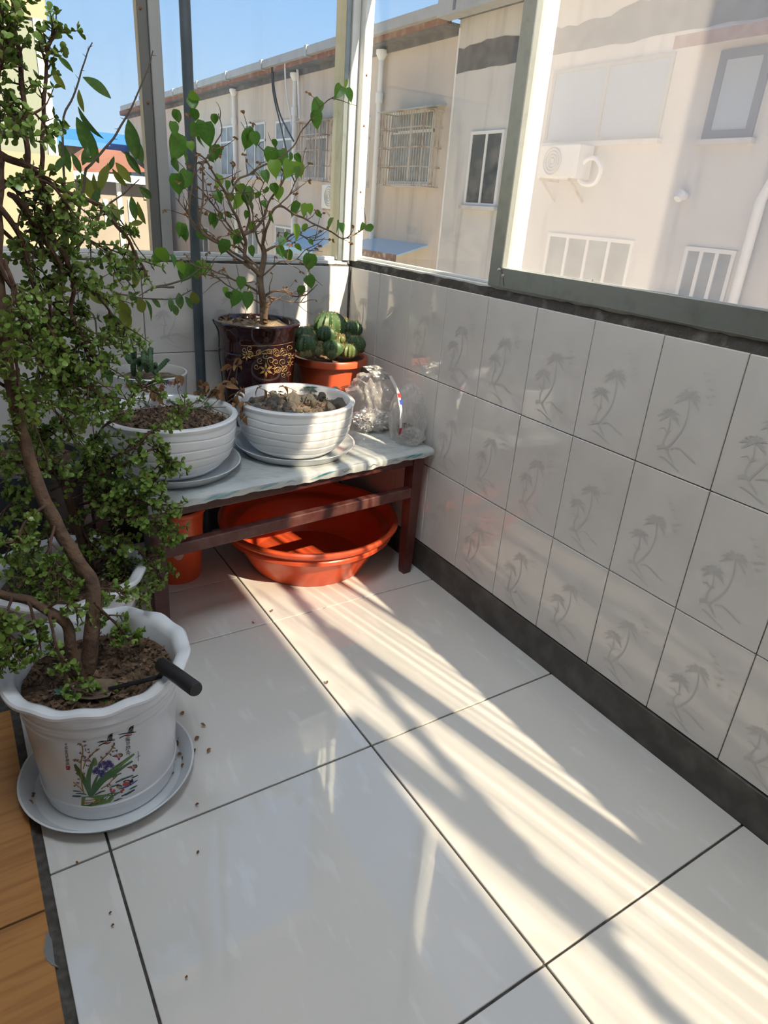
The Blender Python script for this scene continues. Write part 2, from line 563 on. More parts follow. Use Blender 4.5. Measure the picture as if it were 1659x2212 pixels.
tag(rough_bar(0.006, 0.14, -5.6, YB + 0.02, SILL - 0.006, SILL + 0.024, 1, 0.0018).build('trim_2', CEMENT, smooth=False), 'rough dark cement bed under the long window', 'sill', kind='structure')
tag(rough_bar(-1.46, 0.02, YB + 0.006, 0.17, SILL - 0.006, SILL + 0.006, 2, 0.002).build('trim_3', CEMENT, smooth=False), 'rough dark cement bed under the end window', 'sill', kind='structure')
tag(MB().box(-0.006, 0.012, YB - 0.008, YB + 0.01, 0.10, SILL).build('trim_4', GROUT, smooth=False), 'dark mortar joint in the corner of the tiled walls', 'joint', kind='structure')

# ------------------------------------------------------------------ windows
WTOP = 2.81
def screw(parent, x, y, z, n=(-1, 0, 0)):
    m = MB()
    prof = [(0.0052, 0), (0.005, 0.0016), (0.003, 0.0026), (0.0, 0.003)]
    vs = []
    m.lathe(0, 0, 0, prof, 10)
    m.v = [(x - p[2], y + p[0], z + p[1]) for p in m.v]
    return m.build('screw', STEEL, parent)

w1 = thing('window_1', 'end window with pale aluminium posts above the plant bench', 'window', (-0.7, 0.08, SILL), kind='structure')
MB().cbox(-1.46, -0.004, 0.030, 0.10, SILL + 0.003, SILL + 0.018, 0.002).build('bottom_rail', ALU_W, w1, smooth=False)
MB().cbox(-1.46, -0.004, 0.050, 0.075, SILL + 0.018, SILL + 0.030, 0.002).build('track', ALU_W, w1, smooth=False)
MB().cbox(-1.46, -0.004, 0.040, 0.10, WTOP, WTOP + 0.05, 0.002).build('top_rail', ALU_W, w1, smooth=False)
MB().cbox(-0.050, -0.030, 0.030, 0.105, SILL + 0.02, WTOP, 0.002).build('corner_post', ALU, w1, smooth=False)
MB().cbox(-0.030, -0.001, 0.020, 0.105, SILL + 0.02, WTOP, 0.002).build('corner_post', ALU_W, w1, smooth=False)
MB().cbox(-0.728, -0.698, 0.045, 0.085, SILL + 0.02, WTOP, 0.002).build('mullion', ALU_D, w1, smooth=False)
MB().cbox(-0.698, -0.664, 0.035, 0.085, SILL + 0.02, WTOP, 0.002).build('mullion', ALU_G, w1, smooth=False)
MB().cbox(-1.46, -1.40, 0.040, 0.10, SILL + 0.02, WTOP, 0.002).build('jamb', ALU_W, w1, smooth=False)
MB().box(-0.665, -0.048, 0.066, 0.070, SILL + 0.02, WTOP).build('pane', GLASS, w1, smooth=False)
MB().box(-1.41, -0.725, 0.056, 0.060, SILL + 0.02, WTOP).build('pane', GLASS, w1, smooth=False)
for u, v in ((303, 18), (320, 222)):
    p = px(u, v, 1, 0.044)
    MB().ball(p, 0.005, 1).build('bolt', RUST, w1)

w2 = thing('window_2', 'long sliding window with fly screen sash above the parapet wall', 'window', (0.05, -2.0, SILL), kind='structure')
MB().cbox(0.012, 0.08, -5.6, 0.02, SILL + 0.020, SILL + 0.031, 0.002).build('bottom_rail', ALU_W, w2, smooth=False)
MB().cbox(0.026, 0.040, -5.6, 0.02, SILL + 0.031, SILL + 0.040, 0.002).build('track', ALU_W, w2, smooth=False)
MB().cbox(0.0, 0.030, -5.6, 0.02, WTOP, WTOP + 0.05, 0.002).build('top_rail', ALU_W, w2, smooth=False)
MB().cbox(0.0, 0.032, -0.012, 0.055, SILL + 0.02, WTOP, 0.002).build('corner_post', ALU_W, w2, smooth=False)
for z in (1.26, 1.47, 1.62, 1.13):
    MB().ball((0.012, -0.0125, z), 0.004, 1).build('bolt', RUST, w2)
# fixed light between the corner post and the middle post
MB().box(0.030, 0.034, -0.80, -0.01, SILL + 0.035, WTOP).build('pane', GLASS, w2, smooth=False)
MB().cbox(0.030, 0.078, -0.835, -0.775, SILL + 0.031, WTOP, 0.002).build('mullion', ALU_W, w2, smooth=False)
# inner sash with the fly screen
sx0, sx1 = -0.004, 0.026
sa = MB().cbox(sx0, sx1, -0.842, -0.790, SILL + 0.031, WTOP, 0.002).build('sash_stile', ALU, w2, smooth=False)
sb = MB().cbox(sx0, sx1, -1.652, -0.842, SILL + 0.031, SILL + 0.084, 0.002).build('sash_rail', ALU, w2, smooth=False)
sc = MB().cbox(sx0, sx1, -1.700, -1.652, SILL + 0.031, WTOP, 0.002).build('sash_stile', ALU, w2, smooth=False)
MB().cbox(sx0, sx1, -1.652, -0.842, WTOP - 0.05, WTOP, 0.002).build('sash_rail', ALU, w2, smooth=False)
MB().box(0.014, 0.0145, -1.652, -0.842, SILL + 0.084, WTOP - 0.05).build('mesh_screen', MESH, w2, smooth=False)
for y, z, par in ((-0.852, SILL + 0.062, sb), (-0.832, SILL + 0.076, sa), (-1.642, SILL + 0.052, sb), (-1.662, SILL + 0.066, sc)):
    screw(par, sx0, y, z)
MB().obox((sx0 - 0.0004, -0.842, SILL + 0.084), (sx0 - 0.0004, -0.862, SILL + 0.036), 0.0016, 0.001, up=(1, 0, 0)).build('mitre_joint', GROUT, sb, smooth=False)
MB().obox((sx0 - 0.0004, -1.652, SILL + 0.084), (sx0 - 0.0004, -1.672, SILL + 0.034), 0.0016, 0.001, up=(1, 0, 0)).build('mitre_joint', GROUT, sb, smooth=False)
MB().tube([px(u, v, 0, 0.0130) for u, v in ((1268, 634), (1276, 622), (1272, 618), (1279, 608), (1281, 604))], 0.0012, 4).build('thread', GROUT, w2)
MB().cbox(0.030, 0.050, -2.080, -0.012, 1.960, WTOP, 0.002).build('added_sun_panel', ALU_W, w2, smooth=False)  # unseen panel added to keep the sun off the back wall
# outer post beside the screen sash, and the rest of the long window towards the viewer
MB().cbox(0.030, 0.082, -1.700, -1.650, SILL + 0.046, WTOP, 0.002).build('mullion', ALU_W, w2, smooth=False)
MB().cbox(0.0, 0.026, -5.6, -1.702, SILL + 0.031, 1.060, 0.002).build('sash_rail', ALU, w2, smooth=False)
MB().cbox(0.0, 0.035, -5.6, -1.702, 2.16, 2.20, 0.002).build('transom', ALU, w2, smooth=False)
MB().cbox(0.0, 0.012, -2.150, -2.128, 1.06, 2.16, 0.001).build('glazing_bar', ALU, w2, smooth=False)
MB().cbox(0.0, 0.045, -3.340, -3.280, 1.06, 2.16, 0.001).build('glazing_bar', ALU, w2, smooth=False)
MB().cbox(0.0, 0.070, -4.460, -4.400, 2.20, WTOP, 0.002).build('mullion', ALU, w2, smooth=False)
MB().cbox(0.0, 0.040, -4.700, -4.640, 1.06, 2.16, 0.002).build('mullion', ALU, w2, smooth=False)
MB().box(0.010, 0.0105, -5.6, -1.70, 1.06, 2.16).build('mesh_screen', DIM_SCREEN, w2, smooth=False)  # unseen screen added to weaken the sun streaks
MB().box(0.010, 0.0105, -5.6, -1.70, 2.20, WTOP).build('mesh_screen', DIM_SCREEN, w2, smooth=False)  # the same added dimming screen above the transom


BARM = M('added_streak_bar_paint', (0.60, 0.58, 0.55), 0.5, 0.2)
bar_me = MB().tube([(0, 0, 0), (0, 0, WTOP - SILL - 0.03)], 0.0036, 8).mesh('added_streak_bar', True, (0, 0, 0), [BARM])
for k in range(29):  # unseen bars added to break the floor streaks into stripes
    place(bar_me, 'added_streak_bar', w2, (0.060, -1.80 - 0.13 * k + rnd.uniform(-0.035, 0.035), SILL + 0.03))
# ------------------------------------------------------------------ fill lamp added on the ceiling, out of view, to brighten the balcony
FILL_LAMP = bpy.data.materials.new('fill_lamp_diffuser')
N_, L_, b_ = nodes_of(FILL_LAMP)
b_.inputs['Base Color'].default_value = (0.9, 0.9, 0.9, 1)
b_.inputs['Emission Color'].default_value = (0.84, 0.93, 1.0, 1)
b_.inputs['Emission Strength'].default_value = 9.5
lamp = thing('added_fill_lamp', 'square white fill lamp added on the ceiling out of view', 'lamp', (-1.12, -1.75, CEIL))
MB().cbox(-1.44, -0.80, -2.07, -1.43, CEIL - 0.03, CEIL, 0.004).build('housing', ALU_W, lamp, smooth=False)
MB().cbox(-1.42, -0.82, -2.05, -1.45, CEIL - 0.045, CEIL - 0.03, 0.004).build('diffuser', FILL_LAMP, lamp, smooth=False)
# ------------------------------------------------------------------ outside: the building across the yard
DX = 7.0
STUCCO_T = M('tan_stucco', (0.60, 0.51, 0.43), 0.95, var=(0.9, (0.53, 0.45, 0.38), 0.45, 0.75), streak=((4, 3, 0.35), (0.44, 0.385, 0.335), 0.52, 0.75), bump=(30, 0.15))
STUCCO_G = M('grey_stucco', (0.58, 0.545, 0.51), 0.95, var=(1.0, (0.50, 0.475, 0.45), 0.45, 0.75), streak=((4, 3, 0.35), (0.38, 0.365, 0.355), 0.55, 0.75), bump=(30, 0.15))
GUTTER = M('grey_sheet_gutter', (0.36, 0.37, 0.37), 0.6, var=(3, (0.29, 0.29, 0.29), 0.45, 0.7))
RED_F = M('faded_red_fascia', (0.22, 0.095, 0.07), 0.85, var=(5, (0.30, 0.22, 0.18), 0.5, 0.7))
TAR_SHADE = M('tar_and_eave_shade', (0.085, 0.085, 0.095), 0.85, var=(4, (0.15, 0.15, 0.16), 0.4, 0.7))  # tar of the patches, also colours the shade line under the eave
PVC = M('white_pvc', (0.74, 0.73, 0.70), 0.5)
FRAME_W = M('white_window_frame', (0.66, 0.65, 0.62), 0.5)
FRAME_D = M('dark_window_frame', (0.10, 0.12, 0.16), 0.5)
FARGLASS = M('far_window_glass', (0.26, 0.29, 0.30), 0.12, var=(2.5, (0.16, 0.17, 0.18), 0.4, 0.65), spec=0.25)
DARKGLASS = M('dark_far_glass', (0.06, 0.062, 0.066), 0.15, var=(2.0, (0.14, 0.125, 0.11), 0.45, 0.6), spec=0.15)
BLUEGLASS = M('bluish_curtained_glass', (0.34, 0.40, 0.48), 0.12)
BAR = M('rusty_white_bar', (0.42, 0.36, 0.30), 0.6, var=(6, (0.30, 0.17, 0.09), 0.5, 0.65))
BLUE_S = M('blue_sheet_metal', (0.014, 0.10, 0.38), 0.5)
LBLUE = M('pale_blue_awning', (0.36, 0.52, 0.62), 0.6)
RUSTY = M('rusted_edge', (0.16, 0.075, 0.05), 0.9, var=(9, (0.35, 0.30, 0.27), 0.5, 0.65))
CREAM = M('cream_render', (0.19, 0.158, 0.11), 0.9, var=(0.5, (0.17, 0.142, 0.10), 0.4, 0.7))
REDTILE = M('red_roof_tile', (0.15, 0.058, 0.036), 0.85, streak=((3, 14, 1), (0.10, 0.042, 0.028), 0.45, 0.65))
GROUND = M('yard_ground', (0.46, 0.435, 0.40), 0.95, var=(0.3, (0.40, 0.38, 0.35), 0.4, 0.7))
CABLE = M('black_cable', (0.03, 0.03, 0.035), 0.6)
ACW = M('ac_white', (0.66, 0.65, 0.62), 0.5)

tag(MB().box(-80, 90, -60, 120, -6.3, -6.0).build('ground', GROUND, smooth=False), 'grey yard ground far below the balcony', 'ground', kind='structure')

def P7(u, v, x=DX): return px(u, v, 0, x)
def rect7(u0, v0, u1, v1, x=DX):
    """pixel box -> (y_far, y_near, z_bottom, z_top) on the facade plane"""
    um, vm = (u0 + u1) / 2, (v0 + v1) / 2
    return P7(u0, vm, x).y, P7(u1, vm, x).y, P7(um, v1, x).z, P7(um, v0, x).z

YS = P7(962, 400).y                       # where the two facades meet
EAVE = 4.12
tb = thing('apartment_building', 'long tan rendered apartment block with caged windows across the yard', 'building', (DX, 18, -6.0))
wall_t = MB().box(DX, DX + 9, YS, 33, -6, EAVE).build('wall', STUCCO_T, tb, smooth=False)
MB().box(DX - 0.05, DX, YS + 0.02, 33, EAVE - 0.10, EAVE).build('eave_shade_line', TAR_SHADE, tb, smooth=False)  # dark strip painted in as the shadow line below the eave
MB().box(DX - 0.28, DX + 0.5, YS, 33, EAVE, EAVE + 0.06).build('eave_slab', TAR_SHADE, tb, smooth=False)
MB().box(DX - 0.30, DX - 0.2, YS, 33, EAVE + 0.03, EAVE + 0.17).build('fascia', RED_F, tb, smooth=False)
g = MB()
for k in range(9):
    a = YS + 0.02 + k * 2.6
    b = min(33, a + 2.59)
    if k >= 4 or True:
        ln = MB().box(DX - 0.42, DX - 0.2, a, b, EAVE + 0.13, EAVE + 0.30)
        ln.build('gutter', GUTTER, tb, smooth=False)
for k in range(1, 9):
    a = YS + k * 2.6
    MB().box(DX - 0.44, DX - 0.2, a - 0.05, a + 0.05, EAVE + 0.10, EAVE + 0.32).build('gutter_bracket', GUTTER, tb, smooth=False)

def window7(parent, u0, v0, u1, v1, glass=FARGLASS, frame=FRAME_W, cols=2, split=None, fw=0.05, x=DX, sill=True):
    ya, yb, z0, z1 = rect7(u0, v0, u1, v1, x)
    ya, yb = max(ya, yb), min(ya, yb)
    fr = MB()
    fr.box(x - 0.03, x + 0.02, yb, ya, z0, z0 + fw)
    fr.box(x - 0.03, x + 0.02, yb, ya, z1 - fw, z1)
    for k in range(cols + 1):
        y = yb + (ya - yb - fw) * k / cols
        fr.box(x - 0.03, x + 0.02, y, y + fw, z0 + fw, z1 - fw)
    if split:
        zz = z0 + (z1 - z0) * split
        fr.box(x - 0.025, x + 0.02, yb, ya, zz - fw / 2, zz + fw / 2)
    w = fr.build('window', frame, parent, smooth=False)
    MB().box(x - 0.012, x - 0.004, yb + 0.01, ya - 0.01, z0 + 0.01, z1 - 0.01).build('pane', glass, w, smooth=False)
    if sill:
        MB().box(x - 0.10, x, yb - 0.06, ya + 0.06, z0 - 0.06, z0).build('sill', STUCCO_G, w, smooth=False)
    return ya, yb, z0, z1

def cage7(parent, u0, v0, u1, v1, depth=0.45, x=DX, roof=True):
    """box of upright bars standing off the wall (outer face measured in the photo)"""
    xo = x - depth
    ya, yb, z0, z1 = rect7(u0, v0, u1, v1, xo)
    m = MB()
    n = 18
    for k in range(n + 1):
        y = yb + (ya - yb) * k / n
        w = 0.022 if k in (0, n) else 0.011
        m.box(xo, xo + w, y - w / 2, y + w / 2, z0, z1)
    for t in (0, 0.26, 0.52, 0.78, 1):
        z = z0 + (z1 - z0) * t
        m.box(xo, xo + 0.02, yb, ya, z - 0.012, z + 0.012)
        for y in (ya, yb):
            m.box(xo, x, y - 0.01, y + 0.01, z - 0.012, z + 0.012)
    for y in (ya, yb):
        for k in range(1, 6):
            xx = xo + depth * k / 6
            m.box(xx - 0.006, xx + 0.006, y - 0.006, y + 0.006, z0, z1)
    c = m.build('window_cage', BAR, parent, smooth=False)
    if roof:
        MB().add([(xo - 0.05, yb - 0.05, z1 + 0.02), (xo - 0.05, ya + 0.05, z1 + 0.02), (x, ya + 0.05, z1 + 0.12), (x, yb - 0.05, z1 + 0.12),
                  (xo - 0.05, yb - 0.05, z1), (xo - 0.05, ya + 0.05, z1), (x, ya + 0.05, z1 + 0.10), (x, yb - 0.05, z1 + 0.10)],
                 [(0, 1, 2, 3), (7, 6, 5, 4), (0, 4, 5, 1), (1, 5, 6, 2), (2, 6, 7, 3), (3, 7, 4, 0)]).build('cage_roof', GUTTER, c, smooth=False)

window7(tb, 842, 240, 935, 398, cols=2, split=0.72)
cage7(tb, 818, 240, 910, 400)
window7(tb, 660, 258, 708, 388, cols=2, split=0.7)
cage7(tb, 640, 262, 688, 390)
window7(tb, 722, 250, 760, 388, cols=2, split=0.7)
cage7(tb, 713, 256, 750, 392, roof=False)
window7(tb, 597, 260, 634, 386, cols=2, split=0.68)
window7(tb, 531, 266, 574, 384, cols=2, split=0.68)
window7(tb, 478, 272, 508, 380, cols=2, split=0.68)
window7(tb, 780, 255, 798, 400, cols=1, split=0.7)
for u0, u1 in ((596, 640), (536, 560), (430, 452)):
    window7(tb, u0, 490, u1, 575, cols=2, sill=False)
def pipe7(parent, pts, r=0.055, mat=PVC, name='downpipe', x=DX - 0.09):
    return MB().tube([P7(u, v, x) for u, v in pts], r, 10).build(name, mat, parent)
for pts in (((805, 108), (798, 530), (797, 900)), ((500, 172), (512, 385), (518, 700)), ((633, 155), (634, 420), (634, 700))):
    p0, p1 = P7(*pts[0], DX - 0.09), P7(*pts[-1], DX - 0.09)
    y = (p0.y + p1.y) / 2
    pi_ = MB().tube([(DX - 0.09, y, -6), (DX - 0.09, y, EAVE - 0.1)], 0.055, 10).build('downpipe', PVC, tb)
    MB().tube([(DX - 0.09, y, EAVE - 0.05), (DX - 0.09, y, EAVE - 0.12), (DX - 0.09, y, EAVE - 0.22)], [0.12, 0.12, 0.055], 10).build('hopper', PVC, pi_)
    MB().tube([(DX - 0.09, y, 3.16), (DX - 0.09, y, 3.34)], 0.08, 10).build('socket', PVC, pi_)
MB().tube([P7(u, v, DX - 0.12) for u, v in ((642, 140), (645, 190), (647, 255))], 0.03, 8).build('vent_pipe', PVC, tb)
MB().tube(smooth_line([P7(u, v, DX - 0.3) for u, v in ((588, 128), (592, 190), (606, 250), (634, 305))], 4), 0.022, 6).build('cable', CABLE, tb)
MB().tube(smooth_line([P7(u, v, DX - 0.3) for u, v in ((586, 130), (590, 200), (606, 270), (622, 340))], 4), 0.018, 6).build('cable', CABLE, tb)
MB().tube(smooth_line([P7(u, v, DX - 0.3) for u, v in ((622, 122), (616, 135), (618, 190), (630, 270))], 4), 0.022, 6).build('cable', PVC, tb)
def awning7(parent, u0, v0, u1, v1, out, top, edge):
    ya, yb, z0, z1 = rect7(u0, v0, u1, v1)
    m = MB().add([(DX, ya, z1), (DX, yb, z1), (DX - out, yb, z0 + 0.08), (DX - out, ya, z0 + 0.08), (DX, ya, z1 - 0.03), (DX, yb, z1 - 0.03), (DX - out, yb, z0 + 0.05), (DX - out, ya, z0 + 0.05)],
                 [(0, 1, 2, 3), (7, 6, 5, 4), (0, 4, 5, 1), (1, 5, 6, 2), (2, 6, 7, 3), (3, 7, 4, 0)])
    a = m.build('awning', top, parent, smooth=False)
    MB().box(DX - out - 0.01, DX - out + 0.005, yb, ya, z0 - 0.04, z0 + 0.09).build('awning_edge', edge, a, smooth=False)
awning7(tb, 803, 520, 925, 553, 0.75, LBLUE, RUSTY)
awning7(tb, 650, 498, 742, 545, 0.8, LBLUE, LBLUE)

gb = thing('apartment_building', 'grey weathered apartment block with patched tar band seen through the fly screen', 'building', (DX, 0, -6.0))
MB().box(DX - 0.02, DX + 9, -14, YS, -6, EAVE + 0.12).build('wall', STUCCO_G, gb, smooth=False)
band = MB()
r = random.Random(8)
nb = 110
yy = [YS - 0.03 - (YS + 8) * k / nb for k in range(nb + 1)]
lo = [3.46 + 0.03 * mnoise.noise(Vector((q * 3.1, 0.3, 0))) for q in yy]
hi = [3.84 + 0.13 * mnoise.noise(Vector((q * 1.7, 4.3, 0))) + 0.06 * mnoise.noise(Vector((q * 6, 9.3, 0))) for q in yy]
for k in range(nb):
    band.add([(DX - 0.026, yy[k], lo[k]), (DX - 0.026, yy[k + 1], lo[k + 1]), (DX - 0.026, yy[k + 1], hi[k + 1]), (DX - 0.026, yy[k], hi[k])], [(0, 1, 2, 3)])
band.build('tar_patch', TAR_SHADE, gb, smooth=False)
MB().box(DX - 0.35, DX + 0.5, -14, YS, EAVE + 0.12, EAVE + 0.2).build('eave_slab', TAR_SHADE, gb, smooth=False)
for k in range(8):
    a = YS - 0.005 - k * 2.3
    MB().box(DX - 0.52, DX - 0.25, a - 2.29, a, EAVE + 0.06, EAVE + 0.46).build('gutter', GUTTER, gb, smooth=False)
    MB().box(DX - 0.535, DX - 0.52, a - 0.5, a - 0.44, EAVE + 0.10, EAVE + 0.46).build('gutter_bracket', FRAME_D, gb, smooth=False)
MB().box(DX - 0.035, DX - 0.018, YS - 0.04, YS - 0.005, -6, EAVE).build('joint_strip', PVC, gb, smooth=False)
window7(gb, 1012, 283, 1082, 446, glass=DARKGLASS, cols=2, x=DX - 0.02)
window7(gb, 1190, 135, 1440, 305, glass=BLUEGLASS, frame=GUTTER, cols=2, x=DX - 0.02)
window7(gb, 1175, 510, 1360, 650, glass=FARGLASS, cols=4, x=DX - 0.02)
window7(gb, 1465, 535, 1575, 690, glass=FARGLASS, cols=3, x=DX - 0.02)
window7(gb, 1540, 105, 1650, 300, glass=BLUEGLASS, frame=FRAME_D, cols=1, fw=0.10, x=DX - 0.02)
awning7(gb, 1520, 58, 1800, 92, 0.5, RUSTY, RED_F)
y = P7(1625, 500, DX - 0.1).y
MB().tube([(DX - 0.1, y, -6), (DX - 0.1, y, 1.6), (DX - 0.1, y - 0.25, 2.3), (DX - 0.1, y - 0.25, EAVE)], 0.06, 10).build('downpipe', PVC, gb)
p = P7(1480, 423, DX - 0.03)
MB().tube([p, p + Vector((-0.10, 0, 0)), p + Vector((-0.14, 0.0, -0.05))], [0.05, 0.075, 0.05], 12).build('vent_cap', PVC, gb)

def ac_unit(u0, v0, u1, v1, label, pipe=None):
    ya, yb, z0, z1 = rect7(u0, v0, u1, v1, DX - 0.35)
    a = thing('air_conditioner', label, 'air conditioner', (DX - 0.2, (ya + yb) / 2, z0), 'outdoor air conditioner units')
    MB().cbox(DX - 0.40, DX - 0.08, yb, ya, z0, z1, 0.02).build('casing', ACW, a, smooth=False)
    g = MB()
    cy, cz, R = ya - (ya - yb) * 0.38, (z0 + z1) / 2, (z1 - z0) * 0.40
    for q in (1.0, 0.75, 0.5, 0.25):
        L = [(DX - 0.41, cy + R * q * math.cos(t * PI / 8), cz + R * q * math.sin(t * PI / 8)) for t in range(17)]
        g.tube(L, 0.008, 4)
    g.build('fan_grille', GUTTER, a)
    for y in (yb + 0.1, ya - 0.1):
        br = MB()
        br.obox((DX - 0.4, y, z0 - 0.02), (DX - 0.03, y, z0 - 0.02), 0.04, 0.04)
        br.obox((DX - 0.35, y, z0 - 0.03), (DX - 0.04, y, z0 - 0.3), 0.03, 0.03)
        br.build('bracket', BAR, a, smooth=False)
    if pipe:
        MB().tube(smooth_line([P7(u, v, DX - 0.25) for u, v in pipe], 5), 0.03, 8).build('hose', PVC, a)
ac_unit(698, 398, 742, 452, 'white outdoor air conditioner below the caged windows of the tan block')
ac_unit(1168, 312, 1252, 385, 'white outdoor air conditioner with a looped hose on the grey block', ((1245, 385), (1262, 350), (1285, 342), (1298, 365), (1285, 395), (1262, 398), (1250, 388)))

# ------------------------------------------------------------------ far buildings seen through the end window
def wallbox(root, name, mat, x0, x1, y0, y1, z0, z1):
    return MB().box(x0, x1, y0, y1, z0, z1).build(name, mat, root, smooth=False)
def PY(u, v, y): return px(u, v, 1, y)
# sunlit cream block with an enclosed balcony, next door
Y = 7.0
xr = PY(108, 100, Y).x
nb_ = thing('apartment_building', 'sunlit cream apartment block with a glazed balcony beyond the jade trees', 'building', (xr - 3, Y, -6))
z_b = PY(60, 36, Y).z
z_c = PY(60, 330, Y).z
wallbox(nb_, 'wall', CREAM, xr - 8, xr, Y, Y + 6, z_b, z_b + 5)
wallbox(nb_, 'wall', CREAM, xr - 8, xr + 0.1, Y, Y + 6, -6, z_c)
bw = wallbox(nb_, 'balcony_frame', FRAME_W, xr - 0.14, xr - 0.04, Y, Y + 0.1, z_c, z_b)
wallbox(nb_, 'balcony_glass', M('balcony_glass', (0.13, 0.145, 0.12), 0.15), xr - 8, xr - 0.12, Y + 0.03, Y + 0.06, z_c, z_b)
wallbox(nb_, 'balcony_back', CREAM, xr - 8, xr - 0.1, Y + 1.5, Y + 6, z_c, z_b)
# blue-roofed hall
Y = 34.0
h1 = thing('factory_hall', 'far cream hall with a bright blue sheet roof', 'building', (PY(240, 400, Y).x, Y, -6))
xa, xb_ = PY(120, 320, Y).x, PY(420, 320, Y).x
zt, zb_ = PY(250, 296, Y).z, PY(250, 312, Y).z
wallbox(h1, 'wall', CREAM, xa, xb_, Y + 0.5, Y + 9, -6, zb_)
MB().add([(xa, Y, zb_), (xb_, Y, zb_), (xb_, Y + 6, zt + 0.5), (xa, Y + 6, zt + 0.5), (xa, Y, zb_ - 0.25), (xb_, Y, zb_ - 0.25), (xb_, Y + 6, zt), (xa, Y + 6, zt)],
         [(0, 1, 2, 3), (7, 6, 5, 4), (0, 4, 5, 1), (1, 5, 6, 2), (2, 6, 7, 3), (3, 7, 4, 0)]).build('roof', BLUE_S, h1, smooth=False)
MB().box(PY(313, 250, 35).x, PY(327, 250, 35).x, 35, 35.9, 0, PY(320, 205, 35).z).build('chimney', M('red_brick', (0.34, 0.18, 0.12), 0.9), h1, smooth=False)
# red tiled gable house
Y = 26.0
h2 = thing('house', 'far house with a red tiled pitched roof below the blue roof', 'building', (PY(260, 400, Y).x, Y, -6))
a0, a1, a2 = PY(150, 372, Y), PY(345, 372, Y), PY(330, 333, Y + 5)
a1.x = min(a1.x, 6.3)
wallbox(h2, 'wall', CREAM, a0.x, a1.x, Y + 0.2, Y + 8, -6, a0.z)
MB().add([(a0.x, Y, a0.z), (a1.x, Y, a1.z), (a1.x, Y + 5, a2.z), (a0.x + 1.5, Y + 5, a2.z), (a0.x, Y + 5.2, a0.z), (a1.x, Y + 5.2, a1.z)],
         [(0, 1, 2, 3), (0, 3, 4), (1, 5, 2), (3, 2, 5, 4), (0, 4, 5, 1)]).build('roof', REDTILE, h2, smooth=False)
# grey low building with pale blue eave in front
Y = 20.0
h3 = thing('house', 'far grey rendered house with a pale blue eave', 'building', (PY(260, 450, Y).x, Y, -6))
a0, a1 = PY(150, 386, Y), PY(346, 386, Y)
a1.x = min(a1.x, 6.3)
wallbox(h3, 'wall', M('far_grey_render', (0.16, 0.14, 0.125), 0.9, var=(0.8, (0.13, 0.115, 0.105), 0.4, 0.7)), a0.x, a1.x, Y, Y + 5, -6, a0.z)
MB().box(a0.x - 0.2, a1.x, Y - 0.4, Y + 5, a0.z, PY(250, 377, Y).z).build('roof', LBLUE, h3, smooth=False)
p0 = PY(255, 390, Y - 0.06)
MB().tube([(p0.x, Y - 0.06, -6), (p0.x, Y - 0.06, a0.z)], 0.07, 8).build('downpipe', PVC, h3)
pc = PY(308, 392, Y), PY(336, 432, Y)
MB().box(pc[0].x, pc[1].x, Y - 0.05, Y, pc[1].z, pc[0].z).build('cream_panel', CREAM, h3, smooth=False)  # cream panel on the grey wall
for u0, u1 in ((222, 236), (275, 292)):
    q0, q1 = PY(u0, 430, Y), PY(u1, 480, Y)
    w_ = MB().box(q0.x, q1.x, Y - 0.06, Y, q1.z, q0.z).build('window', FRAME_W, h3, smooth=False)
    MB().box(q0.x + 0.06, q1.x - 0.06, Y - 0.07, Y - 0.055, q1.z + 0.06, q0.z - 0.06).build('pane', FARGLASS, w_, smooth=False)
# ------------------------------------------------------------------ bench with plastic cover
REDWOOD = M('dark_red_painted_wood', (0.075, 0.018, 0.015), 0.35, var=(12, (0.11, 0.035, 0.028), 0.45, 0.7), streak=((2, 30, 30), (0.05, 0.012, 0.011), 0.5, 0.75), bump=(40, 0.15))
DUST = M('dusty_red_wood', (0.090, 0.022, 0.019), 0.5, var=(30, (0.14, 0.065, 0.055), 0.45, 0.7))
COVER = M('printed_plastic_cover', (0.55, 0.585, 0.585), 0.16, var=(7, (0.48, 0.52, 0.53), 0.4, 0.6), bump=(30, 0.5), coat=0.4)
TEAL = M('teal_print', (0.10, 0.32, 0.38), 0.2, var=(20, (0.25, 0.45, 0.48), 0.4, 0.6))
INK = M('dark_line_print', (0.10, 0.12, 0.13), 0.3)
WPOT = M('white_plastic_pot', (0.80, 0.825, 0.87), 0.16, var=(5, (0.76, 0.785, 0.83), 0.4, 0.7), coat=0.2)
WGLAZE = M('white_glazed_bowl', (0.80, 0.82, 0.84), 0.09, coat=0.3)
SAUCER = M('pale_grey_saucer', (0.74, 0.775, 0.80), 0.2)
SOIL = M('brown_soil', (0.075, 0.045, 0.028), 0.95, var=(45, (0.16, 0.10, 0.06), 0.4, 0.65), bump=(120, 1.0))
SOIL_G = M('grey_gravel_soil', (0.17, 0.13, 0.095), 0.95, var=(45, (0.32, 0.26, 0.19), 0.4, 0.65), bump=(120, 1.0))
SAND = M('pale_sandy_soil', (0.50, 0.37, 0.21), 0.95, var=(40, (0.38, 0.26, 0.14), 0.4, 0.65), bump=(120, 1.0))
LITTER = M('dry_leaf_litter', (0.115, 0.062, 0.036), 0.8, var=(25, (0.21, 0.13, 0.075), 0.4, 0.6))
STONE = M('pale_stone', (0.36, 0.33, 0.28), 0.9, var=(25, (0.22, 0.20, 0.165), 0.4, 0.65), bump=(80, 0.8))
DRYLEAF = M('withered_brown_leaf', (0.23, 0.115, 0.05), 0.75, var=(40, (0.34, 0.19, 0.09), 0.4, 0.65), trans=0.25)
DRYSTEM = M('withered_stem', (0.16, 0.09, 0.055), 0.8)
